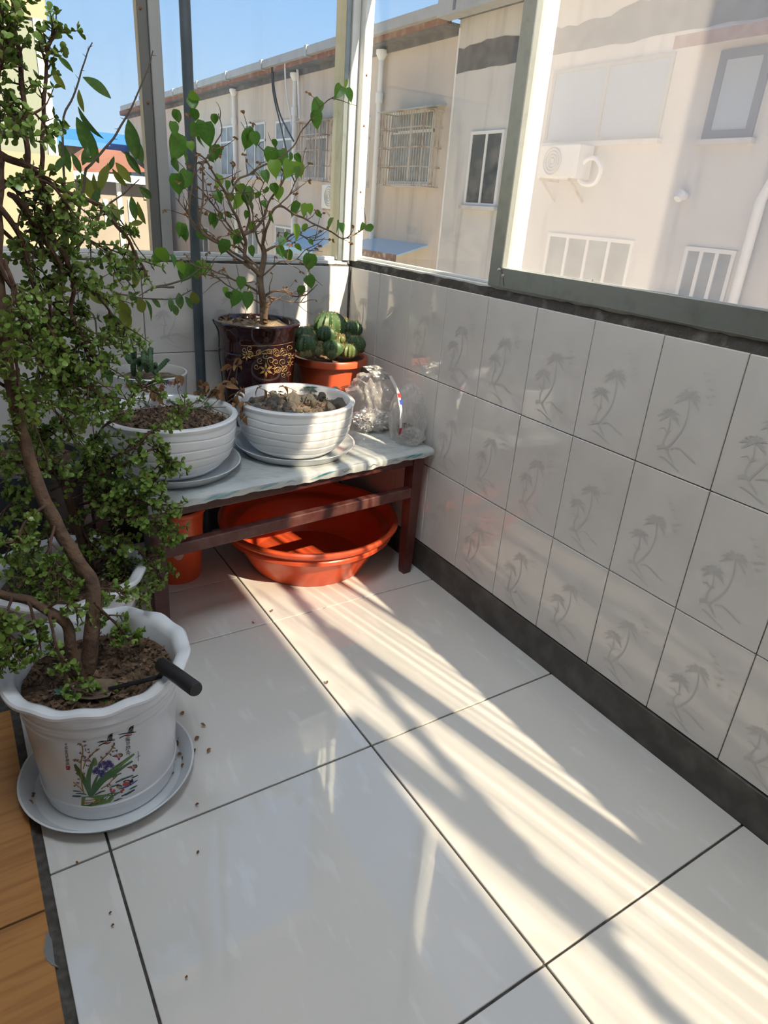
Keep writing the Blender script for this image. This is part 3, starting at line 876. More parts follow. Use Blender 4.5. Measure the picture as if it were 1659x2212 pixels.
ORANGE = M('orange_plastic', (0.72, 0.105, 0.035), 0.28, var=(3, (0.64, 0.09, 0.03), 0.4, 0.7), sss=0.12, bump=(50, 0.03))
TERRA = M('terracotta_plastic', (0.42, 0.075, 0.028), 0.38, var=(6, (0.35, 0.06, 0.022), 0.4, 0.7))
DARKGL = M('oxblood_glaze', (0.020, 0.004, 0.005), 0.07, coat=0.5, var=(5, (0.035, 0.006, 0.006), 0.4, 0.7))
GOLD = M('gold_print', (0.50, 0.33, 0.13), 0.35, 0.35)
DARKPOT = M('charcoal_plastic_pot', (0.03, 0.032, 0.036), 0.45)
FOIL = M('crumpled_foil', (0.75, 0.75, 0.74), 0.22, 0.95, bump=(60, 0.5))
BAG = M_film('clear_plastic_bag', (0.98, 0.98, 0.98), 0.74, 0.10, (0.92, 0.92, 0.92), f0=0.07, refl=0.6, bump=(35, 0.6), translucent=True)
RUBBER = M('black_rubber_handle', (0.018, 0.018, 0.022), 0.42)

BA, BB = Vector((-0.990, -0.727, 0)), Vector((-0.014, -0.630, 0))
bex = (BA - BB).normalized()
bey = Vector((-bex.y, bex.x, 0))
if bey.y < 0: bey = -bey
BL, BD, BT = (BA - BB).length, 0.595, 0.482
def BP(s, t, z): return BB + bex * s + bey * t + Vector((0, 0, z))
def bbar(m, a, b, w, h, c=0.003): return m.obox(a, b, w, h, (0, 0, 1), c)
bench = thing('plant_bench', 'low dark red wooden bench carrying the bowls and pots', 'bench', BP(BL / 2, BD / 2, 0))
def slab(m, s0, s1, t0, t1, z0, z1):
    q = [BP(s, t, z) for z in (z0, z1) for s, t in ((s0, t0), (s1, t0), (s1, t1), (s0, t1))]
    return m.add(q, [(3, 2, 1, 0), (4, 5, 6, 7), (0, 1, 5, 4), (1, 2, 6, 5), (2, 3, 7, 6), (3, 0, 4, 7)])
slab(MB(), 0.0, BL, 0.0, BD, BT - 0.022, BT).build('bench_top', REDWOOD, bench, smooth=False)
legw = 0.042
for s, t in ((0.045, 0.035), (BL - 0.030, 0.035), (0.045, BD - 0.035), (BL - 0.030, BD - 0.035)):
    m = MB()
    top, bot = BP(s, t, BT - 0.022), BP(s - 0.0 if s < 0.5 else s, t, 0.0)
    ring = lambda p, w: [p + bex * a * w / 2 + bey * b * w / 2 for a, b in ((-1, -1), (1, -1), (1, 1), (-1, 1))]
    vs = ring(top, legw * 1.08) + ring(top + (bot - top) * 0.7, legw * 0.92) + ring(bot + Vector((0, 0, 0.02)), legw * 0.8) + ring(bot, legw * 0.7)
    fs = []
    for i in range(3):
        for k in range(4): fs.append((4 * i + k, 4 * i + (k + 1) % 4, 4 * i + 4 + (k + 1) % 4, 4 * i + 4 + k))
    fs += [(0, 1, 2, 3), (15, 14, 13, 12)]
    m.add(vs, fs).build('leg', REDWOOD, bench, smooth=False)
bbar(MB(), BP(0.03, 0.028, BT - 0.039), BP(BL - 0.01, 0.028, BT - 0.039), 0.022, 0.034).build('apron', REDWOOD, bench, smooth=False)
bbar(MB(), BP(0.03, BD - 0.03, BT - 0.039), BP(BL - 0.01, BD - 0.03, BT - 0.039), 0.022, 0.034).build('apron', REDWOOD, bench, smooth=False)
bbar(MB(), BP(0.045, 0.03, BT - 0.042), BP(0.045, BD - 0.03, BT - 0.042), 0.022, 0.04).build('apron', REDWOOD, bench, smooth=False)
bbar(MB(), BP(BL - 0.03, 0.03, BT - 0.042), BP(BL - 0.03, BD - 0.03, BT - 0.042), 0.022, 0.04).build('apron', REDWOOD, bench, smooth=False)
bbar(MB(), BP(0.05, 0.030, 0.325), BP(BL - 0.03, 0.030, 0.325), 0.030, 0.036).build('stretcher', DUST, bench, smooth=False)
bbar(MB(), BP(0.05, BD - 0.03, 0.325), BP(BL - 0.03, BD - 0.03, 0.325), 0.030, 0.036).build('stretcher', DUST, bench, smooth=False)

# plastic cover: wavy sheet with a hem over the front edge
cov = MB()
NS, NT = 60, 26
r = random.Random(12)
prof_t = [(-0.004, -0.020), (-0.006, -0.012), (-0.005, -0.004), (0.004, 0.0022)] + [(0.004 + (BD - 0.008) * k / NT, 0.0022) for k in range(1, NT + 1)]
for i in range(NS + 1):
    s = -0.002 + (BL + 0.008) * i / NS
    hem = 0.0022 * math.sin(s * 9 + 1) + 0.0015 * math.sin(s * 57 + 1) + 0.0016 * math.sin(s * 113)
    for j, (t, dz) in enumerate(prof_t):
        wv = 0
        if j == 0: dz2 = dz - 0.004 + hem
        elif j < 3: dz2 = dz + hem * 0.3
        else:
            dz2 = dz + abs(0.0012 * math.sin(s * 40 + t * 25) + 0.0010 * math.sin(s * 71 - t * 50))
        off = 0.002 * math.sin(s * 43 + j) + 0.002 * math.sin(s * 19) if j < 3 else 0
        cov.v.append(tuple(BP(s, t - abs(off), BT + dz2)))
nj = len(prof_t)
for i in range(NS):
    for j in range(nj - 1):
        cov.f.append((i * nj + j, i * nj + j + 1, (i + 1) * nj + j + 1, (i + 1) * nj + j))
cover = tag(cov.build('plastic_tablecloth', COVER, loc=BP(BL / 2, BD / 2, BT)), 'thin pale printed plastic sheet laid over the red bench', 'tablecloth')
def cover_strokes(name, mat, strokes, w):
    for L in strokes:
        m = MB()
        L = smooth_line(L, 4)
        n = len(L)
        vs = []
        for i, p in enumerate(L):
            t = L[min(i + 1, n - 1)] - L[max(i - 1, 0)]
            t = t / (np.linalg.norm(t) + 1e-9)
            q = np.array([-t[1], t[0]])
            ww = w * math.sin(PI * (i + 0.4) / n)
            for sg in (1, -1):
                a = p + q * ww * sg
                vs.append(BP(a[0], -0.0105, BT - a[1]))
        m.add(vs, [(2 * i, 2 * i + 1, 2 * i + 3, 2 * i + 2) for i in range(n - 1)])
        m.build(name, mat, cover, smooth=False)
cover_strokes('teal_leaf_print', TEAL, [[(0.05, 0.005), (0.07, 0.008), (0.10, 0.013)], [(0.08, 0.004), (0.10, 0.006), (0.13, 0.010)], [(0.42, 0.006), (0.45, 0.010), (0.49, 0.015)], [(0.40, 0.004), (0.43, 0.006), (0.47, 0.011)], [(0.72, 0.004), (0.75, 0.008), (0.80, 0.016)], [(0.76, 0.004), (0.79, 0.008), (0.83, 0.014)], [(0.60, 0.006), (0.63, 0.009), (0.66, 0.014)]], 0.0032)
cover_strokes('line_print', INK, [[(0.24, 0.015), (0.26, 0.008), (0.27, 0.015), (0.285, 0.007)], [(0.34, 0.016), (0.35, 0.008), (0.37, 0.014), (0.38, 0.007)], [(0.54, 0.014), (0.56, 0.007), (0.58, 0.014)], [(0.86, 0.004), (0.88, 0.012), (0.91, 0.016), (0.94, 0.006)], [(0.905, 0.004), (0.905, 0.010), (0.905, 0.018)], [(0.15, 0.014), (0.17, 0.008), (0.19, 0.014)]], 0.0010)
ZB = BT + 0.0045      # things standing on the cover

# ------------------------------------------------------------------ pot helpers
def disc_soil(cx, cy, z, R, seed, amp=0.006, n=26, rings=9):
    r = random.Random(seed)
    m = MB()
    ph = [r.uniform(0, 6) for _ in range(4)]
    vs = [(cx, cy, z + amp)]
    for i in range(1, rings + 1):
        for k in range(n):
            a = 2 * PI * k / n
            q = R * i / rings
            x, y = q * math.cos(a), q * math.sin(a)
            h = amp * (math.sin(x * 60 + ph[0]) * math.sin(y * 55 + ph[1]) + 0.6 * math.sin(x * 130 + ph[2]) * math.sin(y * 120 + ph[3])) + r.uniform(-amp, amp) * 0.35
            vs.append((cx + x, cy + y, z + h))
    fs = [(0, 1 + k, 1 + (k + 1) % n) for k in range(n)]
    for i in range(rings - 1):
        for k in range(n):
            a, b = 1 + i * n + k, 1 + i * n + (k + 1) % n
            fs.append((a, a + n, b + n, b))
    return m.add(vs, fs)

def flakes(cx, cy, z, R, count, size, seed, curl=0.5, zamp=0.010):
    """curled scraps lying on a surface"""
    r = random.Random(seed)
    m = MB()
    for _ in range(count):
        a, q = r.uniform(0, 2 * PI), R * math.sqrt(r.random())
        c = Vector((cx + q * math.cos(a), cy + q * math.sin(a), z + r.uniform(0.0, zamp)))
        L = size * r.uniform(0.5, 1.4)
        w = L * r.uniform(0.3, 0.6)
        R3 = Euler((r.uniform(-0.7, 0.7), r.uniform(-0.7, 0.7), r.uniform(0, 6.3))).to_matrix()
        cu = curl * r.uniform(0.3, 1) * L
        pts = [(-L / 2, 0, cu * 0.5), (0, -w / 2, 0), (L / 2, 0, cu * 0.6), (0, w / 2, 0.3 * cu)]
        m.add([c + R3 @ Vector(p) for p in pts], [(0, 1, 3), (1, 2, 3)])
    return m

def prof_r(prof, z):
    for (r0, z0), (r1, z1) in zip(prof, prof[1:]):
        if z0 <= z <= z1 and z1 > z0:
            return r0 + (r1 - r0) * (z - z0) / (z1 - z0)
    return 0.0

def on_pot(u, v, cx, cy, z0, prof, eps=0.0006):
    """point of the pot's outer surface under a photo pixel"""
    d = (CAM_R @ Vector(((u - IMG_W / 2) / F_PX, -(v - IMG_H / 2) / F_PX, -1.0))).normalized()
    dist = (Vector((cx, cy, z0)) - CAM_P).length
    t = dist - 0.6
    best = None
    while t < dist + 0.4:
        p = CAM_P + d * t
        g = math.hypot(p.x - cx, p.y - cy) - prof_r(prof, p.z - z0) - eps
        if best is None or g < best[0]: best = (g, p)
        if g <= 0: break
        t += 0.0015
    p = best[1]
    q = Vector((p.x - cx, p.y - cy, 0)).normalized() * (prof_r(prof, p.z - z0) + eps)
    return Vector((cx + q.x, cy + q.y, p.z))

class Decal:
    """flat print drawn with photo pixels and wrapped on a pot"""
    def __init__(s, pot, map_px):
        s.pot = pot; s.m = map_px; s.mb = {}
        s.k = 0
    def line(s, mat, pts, w=0.0009, closed=False, taper=False, n=3):
        if len(pts) > 2: pts = smooth_line(pts, n)
        P = [s.pot(*s.m(p[0], p[1])) for p in pts]
        if closed: P.append(P[0])
        rad = [w] * len(P) if not taper else [w * max(0.25, math.sin(PI * (0.15 + 0.8 * i / len(P)))) for i in range(len(P))]
        s.mb.setdefault(mat.name, (mat, MB()))[1].tube(P, rad, 4, cap=False)
    def poly(s, mat, pts):
        P = [s.pot(*s.m(p[0], p[1])) for p in pts]
        c = s.pot(*s.m(sum(p[0] for p in pts) / len(pts), sum(p[1] for p in pts) / len(pts)))
        s.k += 1
        n = len(P)
        s.mb.setdefault(mat.name, (mat, MB()))[1].add([c] + P, [(0, 1 + i, 1 + (i + 1) % n) for i in range(n)])
    def disc(s, mat, x, y, r, n=7):
        s.poly(mat, [(x + r * math.cos(2 * PI * k / n), y + r * math.sin(2 * PI * k / n)) for k in range(n)])
    def build(s, name, parent):
        for mat, mb in s.mb.values():
            tag(mb.build(name, mat, parent, smooth=False), kind='stuff')

# ------------------------------------------------------------------ saucers and white bowls on the bench
def saucer(cx, cy, z, R, label, mat=SAUCER, h=0.030):
    b = R * 0.86
    prof = [(0.0, 0.0), (b * 0.97, 0.0), (b, 0.002), (R * 0.985, h - 0.003), (R, h - 0.001), (R * 0.998, h), (R * 0.975, h - 0.001), (R * 0.965, h - 0.004), (b - 0.004, 0.006), (b * 0.9, 0.005), (0.0, 0.005)]
    o = MB().lathe(cx, cy, z, prof, 64)
    return tag(o.build('saucer', mat, loc=(cx, cy, z)), label, 'saucer', 'pale plastic plant saucers')

BOWL = [(0.0, 0.0), (0.112, 0.0), (0.120, 0.004), (0.144, 0.022), (0.163, 0.048), (0.175, 0.078), (0.181, 0.108), (0.183, 0.135), (0.183, 0.150)]
BOWL_IN = [(0.186, 0.154), (0.187, 0.160), (0.183, 0.164), (0.172, 0.164), (0.168, 0.160), (0.167, 0.150), (0.160, 0.115), (0.0, 0.105)]
def bowl_prof():
    L = smooth_line(BOWL[1:], 14)
    out = [(0.0, 0.0)]
    for p in L:
        gr = 0
        for zz in (0.03, 0.052, 0.075, 0.10, 0.128):
            gr -= 0.0024 * math.exp(-((p[1] - zz) / 0.0017) ** 2)
        out.append((p[0] + gr, p[1]))
    return out + BOWL_IN
def bowl_fn(a, r, z, i):
    return r, z + (0.004 * math.sin(a * 2 + z * 40) * math.sin(a * 3) if 0.02 < z < 0.14 and r > 0.12 else 0)
b1c, b2c = (-0.855, -0.506), (-0.457, -0.478)
saucer(b1c[0] + 0.004, b1c[1] + 0.002, ZB, 0.190, 'pale grey saucer under the white bowl of withered seedlings')
saucer(b2c[0] + 0.004, b2c[1] + 0.004, ZB, 0.192, 'pale grey saucer under the white bowl of stones')
ZW = ZB + 0.0065
bowl1 = thing('planter_bowl', 'round white glazed bowl full of dry litter and withered seedlings', 'planter', (b1c[0], b1c[1], ZW))
bowl2 = thing('planter_bowl', 'round white glazed bowl of rough stones with tiny green seedlings', 'planter', (b2c[0], b2c[1], ZW))
for bw, c in ((bowl1, b1c), (bowl2, b2c)):
    MB().lathe(c[0], c[1], ZW, bowl_prof(), 72, bowl_fn).build('bowl', WGLAZE, bw)
disc_soil(b1c[0], b1c[1], ZW + 0.128, 0.163, 3).build('soil', SOIL, bowl1)
disc_soil(b2c[0], b2c[1], ZW + 0.130, 0.164, 5, 0.008).build('soil', SOIL_G, bowl2)
tag(flakes(b1c[0], b1c[1], ZW + 0.133, 0.155, 700, 0.015, 7).build('leaf_litter', LITTER, bowl1, smooth=False), kind='stuff')
tag(flakes(b2c[0], b2c[1], ZW + 0.136, 0.155, 160, 0.016, 9).build('leaf_litter', LITTER, bowl2, smooth=False), kind='stuff')
def lump(r): 
    s = [r.uniform(-1, 1) for _ in range(9)]
    return lambda c: 1 + 0.25 * math.sin(3 * c.x + s[0] * 3) * math.cos(3 * c.y + s[1] * 3) + 0.15 * math.sin(7 * c.z + s[2] * 4) + 0.08 * math.sin(13 * c.x + s[3] * 5)
r = random.Random(21)
stone_me = [MB().ball((0, 0, 0), 1.0, 2, lump(r)).mesh('stone', False, (0, 0, 0), [STONE]) for _ in range(4)]
for k in range(52):
    a, q = r.uniform(0, 6.28), 0.148 * math.sqrt(r.random())
    s = r.choice((0.008, 0.010, 0.013, 0.018)) * r.uniform(0.8, 1.2)
    if k in (0, 1, 2): s = 0.026
    place(stone_me[k % 4], 'stone', bowl2, (b2c[0] + q * math.cos(a), b2c[1] + q * math.sin(a), ZW + 0.136 + s * 0.3), rot=(r.uniform(0, 3), r.uniform(0, 3), r.uniform(0, 3)), scale=(s, s * 0.85, s * 0.7))

# ------------------------------------------------------------------ small leaf templates
def leaf_mesh(name, mat, L, W, shape='ovate', fold=0.25, droop=0.25, n=6, thick=0.0):
    """leaf along +x, upper side +z, stalk at the origin"""
    m = MB()
    rows = []
    for i in range(n + 1):
        t = i / n
        if shape == 'heart': w = W * (math.sin(PI * min(1, t * 0.98 + 0.14)) ** 0.75 if t < 1 else 0) * (1.08 - 0.45 * t)
        elif shape == 'long': w = W * (math.sin(PI * (t * 0.97 + 0.015)) ** 0.85)
        elif shape == 'obovate': w = W * (math.sin(PI * min(1.0, 0.06 + t * 0.90)) ** 0.6) * (0.55 + 0.6 * t)
        else: w = W * math.sin(PI * (0.05 + t * 0.94)) ** 0.8
        x, z = L * t, -droop * L * t * t
        rows.append([(x, -w / 2, z + fold * w / 2), (x, 0, z), (x, w / 2, z + fold * w / 2)])
    vs = [p for rw in rows for p in rw]
    fs = []
    for i in range(n):
        for k in range(2): fs.append((3 * i + k, 3 * i + 3 + k, 3 * i + 4 + k, 3 * i + 1 + k))
    m.add(vs, fs)
    if thick:
        b = len(m.v)
        m.add([(p[0], p[1] * 0.92, p[2] - thick * (1 if 0 < i // 3 < n else 0)) for i, p in enumerate(vs)], [tuple(reversed(f)) for f in fs])
    return m.mesh(name, True, (0, 0, 0), [mat])

def frame_from(d, up):
    """3x3 whose x axis is d and z axis near up"""
    x = Vector(d).normalized()
    y = Vector(up).cross(x)
    if y.length < 1e-4: y = Vector((0, 1, 0)).cross(x)
    y.normalize()
    z = x.cross(y)
    return Matrix((x, y, z)).transposed()

SEED_G = M('seedling_green', (0.11, 0.26, 0.07), 0.45, trans=0.25)
SEED_B = M('blue_green_leaf', (0.13, 0.25, 0.20), 0.4, trans=0.2)
seed_leaf = leaf_mesh('leaf', SEED_G, 0.020, 0.011)
big_seed_leaf = leaf_mesh('leaf', SEED_B, 0.034, 0.017)
def seedling(parent, p, h, n, me, rr, s=1.0):
    tip = p + Vector((rr.uniform(-0.01, 0.01), rr.uniform(-0.01, 0.01), h))
    st = MB().tube([p, (p + tip) / 2, tip], [0.0012, 0.001, 0.0008], 5).build('stem', SEED_G, parent)
    for k in range(n):
        a = k * 2.4 + rr.uniform(0, 1)
        d = Vector((math.cos(a), math.sin(a), rr.uniform(-0.1, 0.7)))
        q = p + (tip - p) * (0.55 + 0.45 * k / max(1, n - 1))
        mm = frame_from(d, (0, 0, 1)) * 1.0
        o = place(me, 'leaf', parent, q, mat3=mm @ Matrix.Scale(s * rr.uniform(0.8, 1.2), 3))
rr = random.Random(31)
for u, v in ((300, 878), (320, 880), (375, 876), (386, 880), (406, 884), (410, 892), (430, 876), (447, 880), (455, 886)):
    p = px(u, v, 2, ZW + 0.133)
    seedling(bowl1, p, 0.018, 5, seed_leaf, rr, 0.9)
for u, v, h, n, me in ((672, 850, 0.022, 7, big_seed_leaf), (664, 866, 0.012, 5, seed_leaf), (672, 872, 0.012, 5, seed_leaf), (716, 846, 0.016, 3, big_seed_leaf), (732, 850, 0.018, 3, big_seed_leaf), (512, 828, 0.055, 4, big_seed_leaf)):
    p = px(u, v, 2, ZW + 0.138)
    seedling(bowl2, p, h, n, me, rr, 0.85)
# withered stalks leaning out over the rims of the bowls
dry_me = [leaf_mesh('withered_leaf', DRYLEAF, 0.026, 0.017, 'ovate', f, d) for f, d in ((0.9, 0.6), (0.5, 1.0), (1.2, 0.2))]
def dry_stalk(parent, pts, leaves, rr, w=0.0011):
    P = [px(u, v, 1, y) for u, v, y in pts]
    P = [Vector(p) for p in smooth_line(P, 3)]
    MB().tube(P, [w * (1.1 - 0.6 * i / len(P)) for i in range(len(P))], 5).build('withered_stem', DRYSTEM, parent)
    for t in leaves:
        q = P[min(len(P) - 1, int(t * (len(P) - 1)))]
        for _ in range(2):
            d = Vector((rr.uniform(-1, 1), rr.uniform(-1, 1), rr.uniform(-1.0, 0.4)))
            place(rr.choice(dry_me), 'withered_leaf', parent, q, mat3=frame_from(d, (rr.uniform(-1, 1), rr.uniform(-1, 1), 1)) @ Matrix.Scale(rr.uniform(0.7, 1.15), 3))
rr = random.Random(33)
for pts, lv in (
    (((428, 872, -0.42), (438, 840, -0.42), (452, 835, -0.42)), (0.6, 0.9, 1)),
    (((436, 872, -0.42), (470, 834, -0.42), (500, 822, -0.42)), (0.45, 0.7, 1)),
    (((440, 875, -0.44), (460, 850, -0.44), (470, 842, -0.44)), (0.7, 1)),
    (((455, 878, -0.46), (482, 850, -0.46), (500, 792, -0.46)), (0.6, 0.8, 1)),
    (((455, 880, -0.48), (500, 878, -0.50), (530, 870, -0.51), (534, 900, -0.52)), (0.5, 0.62, 0.75, 0.88, 1)),
    (((460, 882, -0.50), (495, 896, -0.53), (520, 900, -0.54)), (0.75, 1)),
    (((470, 880, -0.45), (505, 860, -0.47), (524, 840, -0.48)), (0.5, 0.7, 0.9, 1)),
    (((395, 870, -0.36), (384, 842, -0.36), (386, 812, -0.36)), (0.9, 1)),
    (((320, 872, -0.36), (330, 842, -0.36), (346, 838, -0.36)), (0.8, 1)),
    (((345, 874, -0.38), (342, 850, -0.38), (330, 846, -0.38)), (0.7, 1)),
    (((300, 870, -0.40), (312, 845, -0.40), (338, 850, -0.40)), (0.6, 1)),
    (((440, 890, -0.56), (452, 905, -0.60), (460, 922, -0.62)), (1,)),
    (((410, 868, -0.36), (424, 846, -0.36), (430, 822, -0.36)), (0.6, 1)),
):
    dry_stalk(bowl1, pts, lv, rr)
for pts, lv in ((((508, 832, -0.42), (512, 800, -0.42), (518, 775, -0.42)), (0.8, 1)), (((585, 850, -0.42), (570, 842, -0.42), (560, 838, -0.42)), (0.5, 1)), (((640, 846, -0.36), (625, 838, -0.36), (612, 836, -0.36)), (1,))):
    dry_stalk(bowl2, pts, lv, rr)

# ------------------------------------------------------------------ dark glazed pot with gold vine print
dpc = (-0.452, -0.158)
DPROF = [(0.0, 0.0), (0.108, 0.0), (0.112, 0.006), (0.128, 0.07), (0.138, 0.14), (0.143, 0.19), (0.147, 0.225), (0.1475, 0.255), (0.1455, 0.257), (0.1455, 0.262), (0.1475, 0.264), (0.146, 0.290), (0.149, 0.315), (0.158, 0.335), (0.164, 0.345)]
DIN = [(0.165, 0.350), (0.162, 0.354), (0.146, 0.354), (0.138, 0.348), (0.134, 0.33), (0.0, 0.31)]
DPROF = [(r_ * 0.885, z_) for r_, z_ in DPROF]
DIN = [(r_ * 0.885, z_) for r_, z_ in DIN]
bou = thing('potted_bougainvillea', 'sparse bougainvillea bush in a glossy oxblood pot with gold vine print', 'potted plant', (dpc[0], dpc[1], ZB))
dp = MB().lathe(dpc[0], dpc[1], ZB, DPROF + DIN, 72).build('pot', DARKGL, bou)
disc_soil(dpc[0], dpc[1], ZB + 0.338, 0.120, 14, 0.006).build('soil', SAND, bou)
tag(flakes(dpc[0] - 0.03, dpc[1] + 0.03, ZB + 0.344, 0.085, 70, 0.022, 15).build('leaf_litter', LITTER, bou, smooth=False), kind='stuff')
def on_dp(u, v): return on_pot(u, v, dpc[0], dpc[1], ZB, DPROF)
D = Decal(on_dp, lambda x, y: (440 + x / 6.9125, 640 + y / 6.9125))
D.line(GOLD, [(560, 730), (800, 742), (1000, 738), (1180, 718), (1330, 680)], 0.0006)
def gleaf(cx, cy, L, ang, w=0.0009):
    ca, sa = math.cos(ang), math.sin(ang)
    def T(a, b): return (cx + a * ca - b * sa, cy + a * sa + b * ca)
    W = L * 0.34
    out = [T(L * (t - 0.5), W * math.sin(PI * t) ** 0.8) for t in (0, 0.2, 0.4, 0.6, 0.8, 1)] + [T(L * (t - 0.5), -W * math.sin(PI * t) ** 0.8) for t in (0.8, 0.6, 0.4, 0.2)]
    D.line(GOLD, out + [out[0]], w, n=2)
    D.line(GOLD, [T(-L * 0.5, 0), T(L * 0.45, 0)], w * 0.8)
    for t in (-0.25, 0.0, 0.25):
        D.line(GOLD, [T(L * t, 0), T(L * (t + 0.14), W * 0.6)], w * 0.7)
        D.line(GOLD, [T(L * t, 0), T(L * (t + 0.14), -W * 0.6)], w * 0.7)
for a in ((1080, 840, 130, 1.2), (1190, 835, 130, 1.2), (1105, 1100, 120, -0.5), (1205, 1080, 110, -0.9), (820, 840, 100, -0.9), (975, 820, 90, 0.3), (700, 860, 100, 1.0)): gleaf(*a)
def swirl(cx, cy, r0, a0, turns, w=0.0009, sgn=1):
    n = 12
    D.line(GOLD, [(cx + r0 * (1 - 0.75 * k / n) * math.cos(a0 + sgn * turns * 2 * PI * k / n), cy + r0 * (1 - 0.75 * k / n) * math.sin(a0 + sgn * turns * 2 * PI * k / n)) for k in range(n + 1)], w, n=2)
for a in ((1075, 985, 55, 1.6, 1.2), (1180, 980, 55, 1.8, 1.2), (925, 890, 50, 0.5, 1.2), (1005, 960, 60, 2.5, 1.2), (840, 960, 50, 0.8, 1.2), (1290, 770, 50, 2.0, 1.2), (690, 780, 50, 1.0, 1.2), (790, 1050, 45, 0.2, 1.1), (1190, 1170, 40, 1.0, 1.1), (1275, 1160, 40, 2.0, 1.1), (610, 800, 40, 0.5, 1.1)): swirl(*a)
for L in ([(720, 890), (790, 880), (870, 830), (950, 800), (1040, 800)], [(1100, 890), (1150, 880), (1200, 880), (1290, 850)], [(870, 860), (930, 850), (1020, 860)], [(960, 1000), (1000, 1060), (1060, 1090)], [(1070, 1040), (1050, 1080), (1090, 1060)], [(1160, 1030), (1190, 1060), (1180, 1090)], [(1040, 1170), (1080, 1130), (1130, 1110)]):
    D.line(GOLD, L, 0.0009)
def gflower(cx, cy, R):
    for k in range(6):
        a = k * PI / 3 + 0.5
        t, l, q = (cx + R * math.cos(a), cy + R * math.sin(a)), (cx + R * 0.5 * math.cos(a - 0.35), cy + R * 0.5 * math.sin(a - 0.35)), (cx + R * 0.5 * math.cos(a + 0.35), cy + R * 0.5 * math.sin(a + 0.35))
        D.poly(GOLD, [(cx + 8 * math.cos(a), cy + 8 * math.sin(a)), l, t, q])
for a in ((930, 1100, 115), (1300, 900, 60), (640, 890, 80), (1290, 1000, 55)): gflower(*a)
D.build('gold_vine_print', dp)

# ------------------------------------------------------------------ terracotta pot of ball cacti
ccx, ccy = -0.158, -0.140
CPROF = [(0.0, 0.0), (0.088, 0.0), (0.092, 0.006), (0.122, 0.190), (0.134, 0.192), (0.141, 0.197), (0.142, 0.216), (0.140, 0.219), (0.128, 0.219), (0.125, 0.214), (0.122, 0.195), (0.0, 0.190)]
def octo(a, r, z, i):
    if z < 0.191 and 0 < i < 4:
        k = abs(((a / (2 * PI) * 8) % 1) - 0.5) * 2
        return r * (0.955 + 0.045 * k), z
    return r, z
cac = thing('potted_cactus', 'clump of ribbed green ball cacti crowding a terracotta pot', 'potted plant', (ccx, ccy, ZB))
MB().lathe(ccx, ccy, ZB, CPROF, 64, octo).build('pot', TERRA, cac)
disc_soil(ccx, ccy, ZB + 0.205, 0.124, 17, 0.006).build('soil', SOIL, cac)
CACT = M('cactus_green', (0.026, 0.070, 0.026), 0.5, var=(14, (0.05, 0.10, 0.035), 0.4, 0.65))
CACT_Y = M('young_cactus_green', (0.06, 0.105, 0.03), 0.5, var=(14, (0.11, 0.12, 0.045), 0.4, 0.65))
SPINE = M('tan_spine', (0.42, 0.29, 0.15), 0.6)
def cactus_ball(c, R, ribs, mat, seed):
    r = random.Random(seed)
    n = ribs * 4
    prof = []
    m = 14
    vs = [(c[0], c[1], c[2] + R * 0.90)]
    for i in range(1, m):
        ph = PI * i / m
        for k in range(n):
            a = 2 * PI * k / n
            rib = 1 + 0.11 * math.cos(ribs * a) * math.sin(ph)
            rr_ = R * math.sin(ph) * rib
            vs.append((c[0] + rr_ * math.cos(a), c[1] + rr_ * math.sin(a), c[2] + R * 0.95 * math.cos(ph) - (0.08 * R if i == 1 else 0)))
    vs.append((c[0], c[1], c[2] - R * 0.95))
    fs = [(0, 1 + k, 1 + (k + 1) % n) for k in range(n)]
    for i in range(m - 2):
        for k in range(n):
            a, b = 1 + i * n + k, 1 + i * n + (k + 1) % n
            fs.append((a, a + n, b + n, b))
    e = len(vs) - 1
    fs += [(e, e - n + (k + 1) % n, e - n + k) for k in range(n)]
    o = MB().add(vs, fs).build('cactus', mat, cac)
    sp = MB()
    for k in range(ribs):
        a = 2 * PI * k / ribs
        for i in range(1, 7):
            ph = PI * (0.06 + 0.09 * i)
            p = Vector((math.sin(ph) * math.cos(a) * 1.10, math.sin(ph) * math.sin(a) * 1.10, 0.95 * math.cos(ph)))
            q = Vector(c) + p * R
            nrm = p.normalized()
            for _ in range(4):
                d = (nrm + Vector((r.uniform(-1, 1), r.uniform(-1, 1), r.uniform(-0.6, 1))) * 0.7).normalized() * r.uniform(0.004, 0.009)
                t = d.cross(Vector((0.3, 0.5, 0.8))).normalized() * 0.0006
                sp.add([q - t, q + t, q + d], [(0, 1, 2)])
            w = R * 0.028 + 0.0006
            t1 = nrm.cross(Vector((0, 0, 1)))
            t1 = t1.normalized() * w if t1.length > 0.01 else Vector((w, 0, 0))
            t2 = nrm.cross(t1).normalized() * w
            sp.add([q + t1 + nrm * 0.0008, q + t2 + nrm * 0.0008, q - t1 + nrm * 0.0008, q - t2 + nrm * 0.0008], [(0, 1, 2, 3)])
    tag(sp.build('spines', SPINE, o, smooth=False), kind='stuff')
